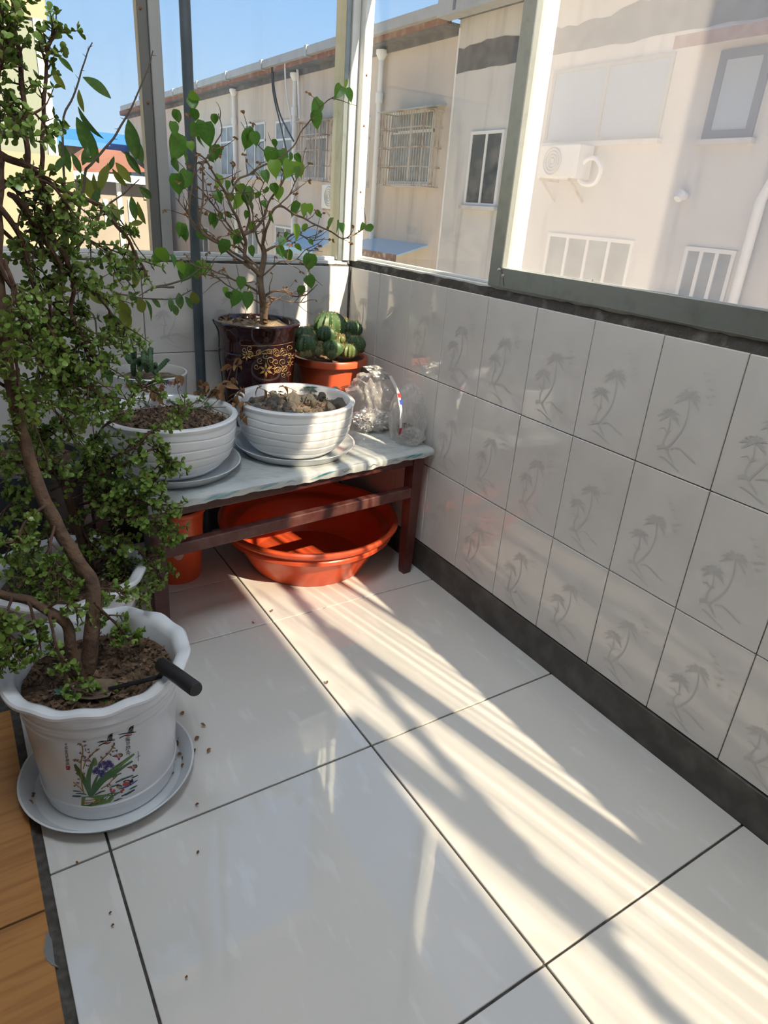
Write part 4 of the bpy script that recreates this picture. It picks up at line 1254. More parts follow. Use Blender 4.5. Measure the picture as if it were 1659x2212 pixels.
for i, (x, y, R, yy, ribs, mt) in enumerate(((455, 215, 150, -0.13, 13, CACT), (412, 298, 86, -0.21, 12, CACT), (692, 250, 90, -0.12, 11, CACT), (196, 412, 105, -0.215, 12, CACT), (190, 320, 100, -0.12, 11, CACT),
        (475, 450, 98, -0.235, 12, CACT), (655, 480, 80, -0.235, 12, CACT_Y), (715, 410, 98, -0.20, 12, CACT), (332, 485, 44, -0.25, 11, CACT_Y), (470, 515, 50, -0.262, 11, CACT), (565, 352, 44, -0.23, 10, CACT_Y),
        (342, 425, 36, -0.225, 10, CACT_Y), (222, 512, 28, -0.255, 10, CACT_Y), (250, 275, 70, -0.08, 11, CACT), (590, 190, 60, -0.06, 10, CACT_Y), (500, 330, 40, -0.20, 10, CACT), (160, 520, 26, -0.24, 9, CACT_Y), (560, 430, 40, -0.225, 10, CACT), (780, 470, 30, -0.19, 9, CACT_Y), (290, 350, 55, -0.17, 10, CACT), (620, 330, 50, -0.16, 10, CACT))):
    c = px(620 + x / 4.879, 660 + y / 4.879, 1, yy)
    sc_ = (c - CAM_P).length / F_PX / 4.879 * 1.03
    cactus_ball(c, R * sc_, ribs, mt, 50 + i)

# ------------------------------------------------------------------ small white pot with flower print
scx, scy = -0.817, -0.145
SPROF = [(0.0, 0.0), (0.100, 0.0), (0.104, 0.005), (0.112, 0.10), (0.117, 0.18), (0.120, 0.193), (0.1205, 0.197)]
SIN = [(0.119, 0.199), (0.114, 0.199), (0.112, 0.195), (0.109, 0.165), (0.0, 0.155)]
CHINA = M('white_china', (0.72, 0.71, 0.69), 0.15)
PINK = M('pink_print', (0.50, 0.12, 0.17), 0.3)
NAVY = M('navy_print', (0.06, 0.09, 0.17), 0.3)
suc = thing('potted_succulent', 'knobbly green finger succulents in a white pot with flower print', 'potted plant', (scx, scy, ZB))
sp_ = MB().lathe(scx, scy, ZB, SPROF + SIN, 64).build('pot', CHINA, suc)
disc_soil(scx, scy, ZB + 0.172, 0.111, 23, 0.004).build('soil', SOIL_G, suc)
D = Decal(lambda u, v: on_pot(u, v, scx, scy, ZB, SPROF), lambda x, y: (200 + x / 4.879, 720 + y / 4.879))
def starf(mat, cx, cy, R, n=9):
    for k in range(n):
        a = 2 * PI * k / n
        D.poly(mat, [(cx, cy), (cx + R * 0.6 * math.cos(a - 0.25), cy + R * 0.6 * math.sin(a - 0.25)), (cx + R * math.cos(a), cy + R * math.sin(a)), (cx + R * 0.6 * math.cos(a + 0.25), cy + R * 0.6 * math.sin(a + 0.25))])
for mt, x, y, R in ((NAVY, 390, 515, 45), (PINK, 370, 550, 34), (PINK, 440, 530, 26), (NAVY, 772, 512, 42), (PINK, 730, 558, 36), (PINK, 820, 525, 30), (PINK, 908, 560, 18), (NAVY, 600, 520, 26), (PINK, 560, 560, 26)): starf(mt, x, y, R)
r = random.Random(5)
for _ in range(60):
    x = r.uniform(270, 940)
    D.disc(NAVY, x, r.uniform(480, 590) - 30 * math.sin(PI * (x - 270) / 670) + 20, r.uniform(2.5, 6), 5)
for k in range(8):
    x, y = r.uniform(320, 900), r.uniform(480, 570)
    D.line(NAVY, [(x, y), (x + r.uniform(-30, 30), y - 15), (x + r.uniform(-40, 40), y - 40)], 0.0005)
D.build('flower_print', sp_)
SUCC = M('succulent_green', (0.055, 0.135, 0.065), 0.6, var=(30, (0.12, 0.17, 0.07), 0.4, 0.65))
r = random.Random(6)
for pts in (((435, 440), (430, 360), (428, 285)), ((440, 330), (435, 250), (433, 190)), ((400, 310), (375, 270), (368, 240)), ((575, 400), (545, 300), (540, 200)), ((620, 400), (608, 280), (610, 165)), ((500, 390), (498, 320), (500, 270)), ((640, 420), (720, 350), (785, 285)), ((660, 380), (665, 340), (664, 318))):
    P = [px(200 + x / 4.879, 720 + y / 4.879, 1, -0.15 + 0.04 * math.sin(x)) for x, y in pts]
    P = [Vector(q) for q in smooth_line(P, 7)]
    n = len(P)
    m = MB()
    R0 = 0.0074 if pts[0][0] != 660 else 0.005
    m.tube(P, [R0 * (0.85 + 0.22 * (i % 2)) * (1.05 if i < n - 2 else 0.7) for i in range(n)], 10)
    for i in range(1, n):
        for k in range(6):
            a = k * PI / 3 + i * 0.5
            m.ball(P[i] + Vector((math.cos(a), math.sin(a), 0.15)) * R0, R0 * 0.34, 1)
    m.ball(P[-1], R0 * 0.95, 2)
    m.build('stem', SUCC, suc)

# ------------------------------------------------------------------ two crumpled clear bags
def crumple(c, rx, ry, rz, seed, zfloor, sub=5, amp=0.22, freq=2.2, mat=BAG, open_top=False, name='bag', parent=None):
    bm = bmesh.new()
    bmesh.ops.create_icosphere(bm, subdivisions=sub, radius=1.0)
    o = Vector((seed * 3.1, seed * 1.7, seed * 0.9))
    for q in bm.verts:
        d = q.co.copy()
        k = 1 - amp * abs(mnoise.noise(d * freq + o)) * 1.8 + amp * 0.5 * mnoise.noise(d * freq * 2.7 + o * 2) + amp * 0.30 * abs(mnoise.noise(d * freq * 6 + o * 3))
        q.co = Vector((c[0] + d.x * rx * k, c[1] + d.y * ry * k, max(zfloor + 0.0006, c[2] + d.z * rz * k)))
        q.co.x = min(q.co.x, -0.004)
    if open_top:
        kill = [f for f in bm.faces if f.calc_center_median().z > c[2] + rz * 0.72]
        bmesh.ops.delete(bm, geom=kill, context='FACES')
    m = MB()
    bm.verts.index_update()
    m.add([q.co[:] for q in bm.verts], [tuple(q.index for q in f.verts) for f in bm.faces])
    bm.free()
    return m.build(name, mat, parent, smooth=False)
def at_b(u, v, y): return px(u, v, 1, y)
c = at_b(796, 870, -0.36)
bagA = thing('plastic_bag', 'crumpled clear bag holding silver foil beside the bowl of stones', 'plastic bag', (c.x, c.y, ZB))
crumple((c.x, c.y, ZB + 0.075), 0.092, 0.100, 0.125, 2, ZB, parent=bagA, name='bag_film')
crumple((c.x + 0.01, c.y - 0.02, ZB + 0.035), 0.075, 0.06, 0.040, 5, ZB, amp=0.35, freq=3.0, mat=FOIL, parent=bagA, name='foil')
fl_ = MB()
L0, L1 = [(783, 792), (795, 800), (806, 815), (822, 832)], [(812, 788), (828, 796), (842, 812), (850, 832)]
gv = []
for i in range(8):
    for j in range(6):
        a = smooth_line(L0, 3)[i]; b = smooth_line(L1, 3)[i]
        q = a + (b - a) * j / 5
        gv.append(at_b(q[0], q[1], -0.40 + 0.016 * mnoise.noise(Vector((i * 0.9, j * 0.9, 1.0)))))
fl_.add(gv, [(i * 6 + j, i * 6 + j + 1, i * 6 + 7 + j, i * 6 + 6 + j) for i in range(7) for j in range(5)])
fl_.build('foil_flap', FOIL, bagA, smooth=False)
c = Vector((-0.062, -0.535, ZB + 0.07))
bagB = thing('plastic_bag', 'crumpled clear bag with red and blue print against the tiled wall', 'plastic bag', (c.x, c.y, ZB))
crumple((c.x, c.y, ZB + 0.075), 0.060, 0.075, 0.125, 9, ZB, parent=bagB, name='bag_film')
crumple((c.x, c.y - 0.035, ZB + 0.026), 0.045, 0.045, 0.030, 11, ZB, amp=0.3, mat=BAG, parent=bagB, name='bag_fold')
crumple((c.x + 0.008, c.y + 0.01, ZB + 0.030), 0.030, 0.04, 0.028, 12, ZB, amp=0.3, mat=SOIL, parent=bagB, name='bag_content', sub=4)
def bag_strip(mat, pts, w, name):
    P = [at_b(u, v, -0.575) for u, v in pts]
    m = MB()
    vs = []
    for p in P: vs += [p + Vector((-w / 2, 0, 0)), p + Vector((w / 2, 0.003, 0))]
    m.add(vs, [(2 * i, 2 * i + 1, 2 * i + 3, 2 * i + 2) for i in range(len(P) - 1)])
    m.build(name, mat, bagB, smooth=False)
bag_strip(M('bag_white_print', (0.75, 0.75, 0.76), 0.35), ((843, 812), (852, 828), (861, 850), (868, 890), (866, 925)), 0.012, 'white_stripe')
bag_strip(M('bag_red_print', (0.55, 0.03, 0.03), 0.35), ((861.5, 850), (864.5, 859)), 0.013, 'red_mark')
bag_strip(M('bag_blue_print', (0.03, 0.06, 0.30), 0.35), ((866, 864), (869, 874)), 0.013, 'blue_mark')
bag_strip(M('bag_red_print_low', (0.45, 0.03, 0.05), 0.35), ((866, 925), (864, 938)), 0.012, 'red_mark')

# ------------------------------------------------------------------ orange basin and bucket under the bench
bx_, by_ = -0.338, -0.362
APROF = [(0.0, 0.0), (0.205, 0.0), (0.212, 0.006), (0.245, 0.07), (0.270, 0.120), (0.280, 0.126), (0.298, 0.129), (0.305, 0.135), (0.306, 0.147), (0.301, 0.153), (0.303, 0.160), (0.317, 0.164), (0.325, 0.174), (0.325, 0.182), (0.319, 0.187), (0.309, 0.186), (0.303, 0.180), (0.296, 0.150), (0.290, 0.143), (0.270, 0.138), (0.262, 0.128), (0.236, 0.07), (0.206, 0.012), (0.0, 0.008)]
basin = thing('washing_basin', 'large round orange plastic basin on the floor under the bench', 'basin', (bx_, by_, 0))
MB().lathe(bx_, by_, 0.0, APROF, 80).build('basin', ORANGE, basin)
ux, uy = -0.800, -0.270
UPROF = [(0.0, 0.0), (0.078, 0.0), (0.081, 0.004), (0.098, 0.245), (0.104, 0.247), (0.107, 0.252), (0.107, 0.262), (0.104, 0.266), (0.099, 0.264), (0.095, 0.25), (0.077, 0.010), (0.0, 0.008)]
buck = thing('bucket', 'orange plastic bucket with pale stickers beside the basin', 'bucket', (ux, uy, 0))
bo = MB().lathe(ux, uy, 0.0, UPROF, 56).build('body', ORANGE, buck)
D = Decal(lambda u, v: on_pot(u, v, ux, uy, 0.0, UPROF[:4]), lambda x, y: (260 + x / 2.37, 900 + y / 2.37))
PALEPINK = M('pale_pink_sticker', (0.62, 0.36, 0.36), 0.4)
D.poly(PALEPINK, [(278, 690), (300, 676), (320, 684), (324, 712), (312, 732), (292, 736), (276, 722)])
for k in range(3):
    a = k * PI / 3
    D.line(M('white_sticker', (0.75, 0.66, 0.62), 0.4) if k == 0 else bpy.data.materials['white_sticker'], [(210 + 11 * math.cos(a), 596 + 11 * math.sin(a)), (210 - 11 * math.cos(a), 596 - 11 * math.sin(a))], 0.0012)
D.build('sticker', bo)

# ------------------------------------------------------------------ tall white pots on the floor
P1C, P2C, P3C = (-1.190, -1.088), (-1.186, -0.690), (-1.212, -0.245)
TPROF = [(0.0, 0.0), (0.132, 0.0), (0.137, 0.004), (0.140, 0.030), (0.1425, 0.032), (0.143, 0.044), (0.1405, 0.047), (0.146, 0.13), (0.153, 0.225), (0.1555, 0.228), (0.156, 0.236), (0.1540, 0.239), (0.1565, 0.252), (0.159, 0.255), (0.1595, 0.262), (0.158, 0.265), (0.163, 0.280), (0.172, 0.296), (0.181, 0.306)]
TIN = [(0.186, 0.311), (0.186, 0.317), (0.182, 0.321), (0.168, 0.320), (0.158, 0.314), (0.152, 0.300), (0.146, 0.25), (0.0, 0.235)]
def wavy(a, r, z, i):
    k = max(0.0, min(1.0, (z - 0.275) / 0.03)) if r > 0.15 else 0
    return r * (1 + 0.007 * k * math.sin(13 * a)), z + 0.0030 * k * math.sin(13 * a + 1.2)
ZP = 0.0065
saucer(P1C[0] - 0.005, P1C[1] - 0.006, 0.0, 0.184, 'large pale saucer on the floor under the white printed jade pot', h=0.036)
pot1 = thing('potted_jade', 'leaning jade tree in a white scalloped pot printed with orchids and butterflies', 'potted plant', (P1C[0], P1C[1], ZP))
pot2 = thing('potted_jade', 'bushy jade in a white scalloped pot between the printed pot and the bench', 'potted plant', (P2C[0], P2C[1], 0.0))
p1o = MB().lathe(P1C[0], P1C[1], ZP, TPROF + TIN, 104, wavy).build('pot', WPOT, pot1)
MB().lathe(P2C[0], P2C[1], 0.0, [(r_ * 1.04, z_ * 1.03) for r_, z_ in TPROF + TIN], 104, wavy).build('pot', WPOT, pot2)
disc_soil(P1C[0], P1C[1], ZP + 0.268, 0.148, 41, 0.005).build('soil', SOIL, pot1)
disc_soil(P2C[0], P2C[1], 0.285, 0.154, 42, 0.005).build('soil', SOIL, pot2)
tag(flakes(P1C[0], P1C[1], ZP + 0.271, 0.142, 900, 0.014, 43).build('leaf_litter', LITTER, pot1, smooth=False), kind='stuff')
tag(flakes(P2C[0], P2C[1], 0.288, 0.146, 420, 0.014, 44).build('leaf_litter', LITTER, pot2, smooth=False), kind='stuff')
Q3 = [(0.0, 0.0), (0.115, 0.0), (0.12, 0.006), (0.150, 0.44), (0.160, 0.445), (0.163, 0.455), (0.163, 0.475), (0.158, 0.48), (0.148, 0.478), (0.144, 0.46), (0.0, 0.43)]
pot3 = thing('potted_shrub', 'thorny shrub with long leaves in a tall charcoal pot left of the bench', 'potted plant', (P3C[0], P3C[1], 0.0))
MB().lathe(P3C[0], P3C[1], 0.0, Q3, 64).build('pot', DARKPOT, pot3)
disc_soil(P3C[0], P3C[1], 0.458, 0.143, 45, 0.005).build('soil', SOIL, pot3)
tag(flakes(P3C[0], P3C[1], 0.462, 0.138, 200, 0.016, 46).build('leaf_litter', LITTER, pot3, smooth=False), kind='stuff')

# print on the front pot
def on_p1(u, v): return on_pot(u, v, P1C[0], P1C[1], ZP, TPROF)
D = Decal(on_p1, lambda x, y: (120 + x / 8.295, 1540 + y / 8.295))
G1 = M('print_leaf_green', (0.055, 0.15, 0.045), 0.25); G2 = M('print_light_green', (0.13, 0.26, 0.05), 0.25)
PUR = M('print_purple', (0.10, 0.10, 0.34), 0.25); MAG = M('print_magenta', (0.30, 0.04, 0.10), 0.25); PLUM = M('print_plum', (0.16, 0.07, 0.10), 0.25)
BRN = M('print_ochre', (0.35, 0.22, 0.06), 0.25); BLK = M('print_black', (0.02, 0.02, 0.03), 0.25); RED_P = M('print_red', (0.45, 0.03, 0.02), 0.25); TEA = M('print_dark_teal', (0.04, 0.10, 0.11), 0.25); BLU = M('print_blue', (0.05, 0.08, 0.35), 0.25)
# green mound and strokes at the foot
D.poly(G2, [(470, 1500), (600, 1490), (760, 1470), (900, 1455), (1050, 1470), (1040, 1530), (980, 1600), (820, 1640), (640, 1670), (460, 1660)])
for L in ([(470, 1580), (600, 1565), (760, 1545)], [(470, 1620), (620, 1610), (780, 1590), (900, 1560)]): D.line(BRN, L, 0.0012)
for L in ([(600, 1660), (650, 1620), (700, 1600)], [(720, 1640), (770, 1600), (830, 1570)], [(820, 1560), (840, 1530), (870, 1520)], [(880, 1550), (910, 1520), (940, 1500)], [(960, 1540), (990, 1510), (1020, 1500)]): D.line(TEA, L, 0.0008)
# branch with plum blossoms
for L in ([(510, 1440), (480, 1300), (460, 1100), (460, 900), (490, 720), (480, 600), (440, 550)], [(460, 900), (400, 870), (330, 840)], [(500, 1000), (540, 880), (620, 790), (700, 700), (790, 640)], [(780, 900), (850, 820), (950, 720), (1010, 640), (1050, 560)], [(510, 1420), (420, 1320), (320, 1240)], [(820, 1360), (940, 1280), (1040, 1180), (1100, 1130)]): D.line(BRN, L, 0.0011)
r = random.Random(9)
for x, y in ((400, 570), (440, 560), (520, 520), (530, 590), (540, 660), (580, 660), (450, 720), (590, 710), (480, 780), (530, 800), (620, 770), (660, 740), (740, 660), (340, 850), (390, 840), (450, 860), (520, 860), (600, 850), (570, 950), (620, 930), (370, 1030), (380, 1090), (520, 1090), (420, 1180), (350, 1300), (400, 1260), (1010, 600), (1050, 620), (1030, 690), (970, 740), (910, 740), (830, 800), (1100, 680), (1050, 1160), (930, 1320), (980, 1290), (1050, 560)):
    for k in range(4): D.disc(PLUM, x + r.uniform(-22, 22), y + r.uniform(-18, 18), r.uniform(8, 14), 5)
    D.disc(MAG, x, y, 9, 5)
# long leaves
def blade(mat, pts, w):
    L = smooth_line(pts, 3)
    n = len(L)
    A, B = [], []
    for i, p in enumerate(L):
        t = L[min(i + 1, n - 1)] - L[max(i - 1, 0)]
        t = t / np.linalg.norm(t)
        q = np.array([-t[1], t[0]]) * w * math.sin(PI * (0.12 + 0.86 * i / n)) ** 0.8
        A.append(p + q); B.append(p - q)
    for i in range(n - 1): D.poly(mat, [A[i], A[i + 1], B[i + 1], B[i]])
blade(G1, [(620, 1490), (500, 1180), (420, 1050), (345, 920)], 46)
blade(G1, [(620, 1490), (590, 1250), (610, 1050), (700, 810)], 42)
blade(G2, [(680, 950), (720, 900), (705, 800)], 28)
blade(G1, [(630, 1490), (680, 1300), (760, 1110)], 26)
blade(G1, [(640, 1490), (800, 1200), (1050, 1010), (1410, 735)], 36)
blade(G2, [(1000, 1040), (1200, 900), (1400, 735)], 20)
blade(G1, [(650, 1490), (850, 1230), (1080, 1060), (1380, 860)], 32)
blade(G1, [(650, 1490), (900, 1200), (1180, 1080)], 18)
# purple orchid cluster
for x, y in ((800, 940), (870, 900), (900, 990), (740, 1010), (780, 1060), (960, 890), (1000, 940), (850, 1060), (700, 1050), (820, 1110), (930, 930)):
    for k in range(8):
        a = k * PI / 4
        D.line(PUR, [(x + 12 * math.cos(a), y + 12 * math.sin(a)), (x + 52 * math.cos(a + 0.2), y + 44 * math.sin(a + 0.2))], 0.0011)
    D.disc(MAG, x, y, 18, 6)
# swallows
for dx, dy in ((0, 0), (375, -140)):
    D.line(BLK, [(750 + dx, 530 + dy), (850 + dx, 510 + dy), (960 + dx, 495 + dy), (1065 + dx, 480 + dy)], 0.0016, taper=True)
    D.line(RED_P, [(860 + dx, 550 + dy), (930 + dx, 545 + dy), (995 + dx, 520 + dy)], 0.0015, taper=True)
    D.line(BLK, [(770 + dx, 595 + dy), (850 + dx, 550 + dy), (930 + dx, 520 + dy)], 0.0010, taper=True)
    for a in (0, 25, 50, 75): D.line(BLK, [(935 + a + dx, 495 + dy), (950 + a * 0.8 + dx, 430 + dy), (975 + a * 0.6 + dx, 385 + dy)], 0.0008)
    D.line(BLK, [(935 + dx, 495 + dy), (950 + dx, 410 + dy), (1030 + dx, 365 + dy)], 0.0009)
# butterflies
for dx, dy in ((0, 0), (260, 200)):
    D.poly(MAG, [(1010 + dx, 775 + dy), (1100 + dx, 745 + dy), (1130 + dx, 800 + dy), (1060 + dx, 790 + dy)])
    D.poly(BLK, [(1010 + dx, 775 + dy), (1050 + dx, 765 + dy), (1060 + dx, 790 + dy)])
    D.poly(MAG, [(1110 + dx, 790 + dy), (1165 + dx, 800 + dy), (1135 + dx, 855 + dy)])
    D.poly(BLK, [(1112 + dx, 820 + dy), (1160 + dx, 815 + dy), (1135 + dx, 855 + dy)])
    D.poly(BRN, [(1120 + dx, 735 + dy), (1190 + dx, 735 + dy), (1195 + dx, 775 + dy), (1140 + dx, 785 + dy)])
    D.line(BLK, [(1120 + dx, 735 + dy), (1180 + dx, 730 + dy), (1200 + dx, 760 + dy), (1160 + dx, 790 + dy)], 0.0009)
# ducks on the water, banks
blade(BLU, [(1130, 1360), (1300, 1310), (1470, 1200)], 14)
D.poly(RED_P, [(1200, 1270), (1250, 1235), (1320, 1240), (1330, 1275), (1270, 1310), (1205, 1305)])
D.line(BLK, [(1210, 1240), (1270, 1205), (1330, 1220), (1340, 1270)], 0.0014)
D.line(BLK, [(1350, 1240), (1370, 1190), (1380, 1240)], 0.0018)
D.poly(BRN, [(1085, 1340), (1110, 1295), (1190, 1300), (1180, 1330), (1120, 1350)])
D.line(BLK, [(1090, 1310), (1130, 1290), (1190, 1310)], 0.0014)
for L, w in (([(1075, 1250), (1200, 1190), (1390, 1115)], 16), ([(960, 1340), (1040, 1310), (1130, 1275)], 12), ([(1360, 1170), (1420, 1140), (1475, 1115)], 12), ([(1320, 1370), (1400, 1330), (1465, 1295)], 12), ([(1180, 1490), (1300, 1440), (1420, 1370)], 18), ([(1040, 1580), (1120, 1550), (1190, 1525)], 12), ([(310, 1395), (380, 1400), (460, 1405)], 12), ([(300, 1490), (380, 1490), (460, 1490)], 18), ([(360, 1440), (450, 1440), (560, 1460)], 12), ([(700, 1470), (800, 1420), (890, 1390)], 14), ([(920, 1460), (1000, 1440), (1150, 1430)], 10)): blade(TEA, L, w)
for x, y in ((990, 1370), (1030, 1410), (1180, 1410), (1210, 1370), (1050, 1390)): D.disc(RED_P, x, y, 26, 6)
for L in ([(1020, 1480), (1000, 1430), (990, 1390)], [(1060, 1480), (1110, 1440), (1180, 1410)], [(1040, 1480), (1080, 1440), (1150, 1420)]): D.line(G1, L, 0.0009)
D.line(BLK, [(1478, 690), (1480, 860)], 0.0005); D.line(BLK, [(1440, 800), (1515, 760)], 0.0005)
# seal
D.line(RED_P, [(195, 955), (255, 955), (255, 1010), (200, 1012), (197, 955)], 0.0010, n=1)
D.line(RED_P, [(215, 975), (240, 975), (238, 998), (215, 995)], 0.0008, n=1)
# columns of characters
def glyphs(chars, pts, size):
    for ch, (x, y) in zip(chars, pts):
        cu = bpy.data.curves.new('glyph', 'FONT')
        cu.body = ch
        cu.size = size
        cu.align_x = 'CENTER'
        cu.align_y = 'CENTER'
        cu.resolution_u = 2
        to = bpy.data.objects.new('glyph', cu)
        COL.objects.link(to)
        bpy.context.view_layer.update()
        me = bpy.data.meshes.new_from_object(to.evaluated_get(bpy.context.evaluated_depsgraph_get()))
        vs = [(x + q.co.x * 1.0 + q.co.y * 0.10, y - q.co.y) for q in me.vertices]
        fs = [tuple(f.vertices) for f in me.polygons]
        bpy.data.objects.remove(to)
        bpy.data.curves.remove(cu)
        P = [on_p1(*D.m(*q)) for q in vs]
        if P: D.mb.setdefault(BLK.name, (BLK, MB()))[1].add(P, fs)
        bpy.data.meshes.remove(me)
glyphs('梅兰好合', [(1292, 480), (1297, 563), (1298, 640), (1300, 722)], 92)
glyphs('壬午年作于神启', [(190, 583), (192, 635), (193, 690), (196, 742), (203, 800), (212, 852), (216, 905)], 66)
D.build('orchid_print', p1o)

# ------------------------------------------------------------------ trowel stuck in the front pot
tz = ZP + 0.285
q0, q1 = px(235, 1488, 2, tz), px(345, 1462, 2, ZP + 0.318)
trw = thing('garden_trowel', 'muddy trowel with a black handle resting on the rim of the printed pot', 'trowel', q1)
MB().tube([q0, q0 + (q1 - q0) * 0.5, q1], [0.004, 0.0045, 0.005], 8).build('shaft', RUBBER, trw)
h0, h1 = px(347, 1434, 2, ZP + 0.350), px(424, 1490, 2, ZP + 0.372)
hd = (h1 - h0)
MB().tube([h0, h0 + hd * 0.03, h0 + hd * 0.5, h0 + hd * 0.97, h1], [0.0125, 0.0145, 0.0145, 0.0145, 0.0125], 16).build('handle', RUBBER, trw)
MB().tube([q1, (q1 + h0 + hd * 0.12) / 2, h0 + hd * 0.12], 0.005, 8).build('neck', RUBBER, trw)
bl = MB()
MUD = M('muddy_steel', (0.12, 0.085, 0.06), 0.75, var=(30, (0.20, 0.15, 0.10), 0.4, 0.65))
d0 = (q0 - q1); d0.z = 0; d0.normalize()
sd = Vector((-d0.y, d0.x, 0))
vs = []
for i in range(6):
    t = i / 5
    w = 0.032 * (math.sin(PI * (0.25 + 0.62 * t)) ** 0.7)
    c = q0 + d0 * (0.075 * t - 0.008) + Vector((0, 0, -0.004 - 0.006 * t))
    vs += [c + sd * w + Vector((0, 0, 0.006)), c, c - sd * w + Vector((0, 0, 0.006))]
bl.add(vs, [(3 * i + k, 3 * i + 3 + k, 3 * i + 4 + k, 3 * i + 1 + k) for i in range(5) for k in range(2)])
bl.build('blade', MUD, trw)

# ------------------------------------------------------------------ pipe in front of the end wall
pp = px(398, 100, 1, -0.010)
tag(MB().tube([(-0.605, -0.010, 0.0), (-0.605, -0.010, CEIL)], 0.0165, 20).build('riser_pipe', PIPE, loc=(-0.605, -0.010, 0)), 'blue-grey steel riser pipe standing in front of the end wall', 'pipe')

# ------------------------------------------------------------------ dry leaves dropped on the floor and in the saucer
drop_me = [leaf_mesh('fallen_leaf', DRYLEAF, 0.013, 0.009, 'ovate', f, d) for f, d in ((0.9, -0.5), (1.1, -0.3))]
r = random.Random(77)
for i, (x, y, on) in enumerate(((1345, 1190, 1), (1355, 1270, 1), (1315, 1315, 1), (1370, 1325, 1), (1360, 1380, 1), (1300, 1412, 1), (1325, 1215, 1), (1455, 1175, 0), (1447, 1237, 0), (1548, 1268, 0), (1535, 1067, 0), (1457, 1660, 0), (1357, 957, 0), (1430, 1350, 0), (230, 1600, 1), (245, 1660, 1), (215, 1580, 1))):
    p = px(x / 3.456, 1260 + y / 3.456, 2, 0.0095 if on else 0.003)
    o = bpy.data.objects.new('fallen_leaf', drop_me[i % 2])
    COL.objects.link(o)
    o.location = p
    o.rotation_euler = (r.uniform(-0.3, 0.3), r.uniform(-0.3, 0.3), r.uniform(0, 6.3))
    s = r.uniform(0.7, 1.15)
    o.scale = (s, s, s)
    if on: tag(o, 'small dry brown leaf lying in the large floor saucer', 'leaf', 'dry leaves in the floor saucer')
    else: tag(o, 'small dry brown leaf lying on the floor tiles beside the large saucer', 'leaf', 'dry leaves on the floor')
for x, y in ((585, 1322), (550, 1346), (704, 1312), (704, 1478), (168, 1868), (425, 1845), (400, 2110), (235, 1973), (240, 2000)):
    p = px(x, y, 2, 0.003)
    o = bpy.data.objects.new('fallen_leaf', drop_me[0])
    COL.objects.link(o)
    o.location = p
    o.rotation_euler = (0.2, -0.2, r.uniform(0, 6.3))
    s = 0.75 if y < 1500 else 0.55
    o.scale = (s, s, s)
    tag(o, 'tiny dry crumb of leaf on the bare floor tiles', 'leaf', 'dry crumbs on the open floor')
# ------------------------------------------------------------------ plants
BARK_J = M('jade_bark', (0.085, 0.042, 0.028), 0.8, var=(40, (0.15, 0.085, 0.055), 0.4, 0.65), bump=(90, 0.6))
BARK_T = M('jade_trunk_bark', (0.17, 0.10, 0.06), 0.85, var=(25, (0.10, 0.06, 0.04), 0.4, 0.65), bump=(60, 0.8))
BARK_B = M('bougainvillea_bark', (0.20, 0.135, 0.085), 0.85, var=(35, (0.12, 0.08, 0.05), 0.4, 0.65), bump=(70, 0.7))
BARK_S = M('shrub_bark', (0.10, 0.08, 0.06), 0.8)
JLEAF = M('jade_leaf', (0.20, 0.32, 0.058), 0.32, var=(18, (0.28, 0.39, 0.09), 0.45, 0.7), trans=0.22)
JLEAF_Y = M('jade_leaf_yellowing', (0.24, 0.26, 0.045), 0.35, trans=0.25)
BLEAF = M('bougainvillea_leaf', (0.060, 0.160, 0.022), 0.35, var=(9, (0.11, 0.24, 0.03), 0.45, 0.7), trans=0.35)
BLEAF_L = M('young_bougainvillea_leaf', (0.16, 0.30, 0.035), 0.38, trans=0.35)
SLEAF = M('long_shrub_leaf', (0.050, 0.125, 0.030), 0.35, var=(7, (0.14, 0.19, 0.04), 0.5, 0.75), trans=0.28)
SLEAF_Y = M('yellow_edged_shrub_leaf', (0.17, 0.20, 0.035), 0.38, trans=0.3)

def guide(pts, n=4):
    """(u, v, Y[, radius]) photo pixels on a plane y = Y -> smooth 3-D polyline"""
    P = [px(p[0], p[1], 1, p[2]) for p in pts]
    return [Vector(p) for p in smooth_line(P, n)]

def wiggle(P, amp, seed):
    o = Vector((seed * 1.3, seed * 2.1, seed * 0.7))
    return [p + Vector((mnoise.noise(p * 22 + o), mnoise.noise(p * 22 + o * 2), mnoise.noise(p * 22 + o * 3))) * amp * (0 if i == 0 else 1) for i, p in enumerate(P)]

# ---- jade: fleshy leaf template
def jade_template():
    L, W, T = 1.0, 0.78, 0.13
    ring = []
    for t, w in ((0.0, 0.04), (0.35, 0.62), (0.68, 1.0), (0.92, 0.66), (1.0, 0.0)):
        ring.append((t, w))
    right = [(L * t, W / 2 * w, 0.10 * w * w) for t, w in ring]
    left = [(L * t, -W / 2 * w, 0.10 * w * w) for t, w in ring[1:-1]][::-1]
    v = right + left
    n = len(v)
    v += [(0.55 * L, 0, 0.05), (0.55 * L, 0, -T)]
    f = [(n, i, (i + 1) % n) for i in range(n)] + [(n + 1, (i + 1) % n, i) for i in range(n)]
    return np.array(v), f
JT_V, JT_F = jade_template()
jade_me = MB().add([tuple(p) for p in JT_V], JT_F).mesh('leaf', True, (0, 0, 0), [JLEAF])
jade_me_y = MB().add([tuple(p) for p in JT_V], JT_F).mesh('leaf', True, (0, 0, 0), [JLEAF_Y])

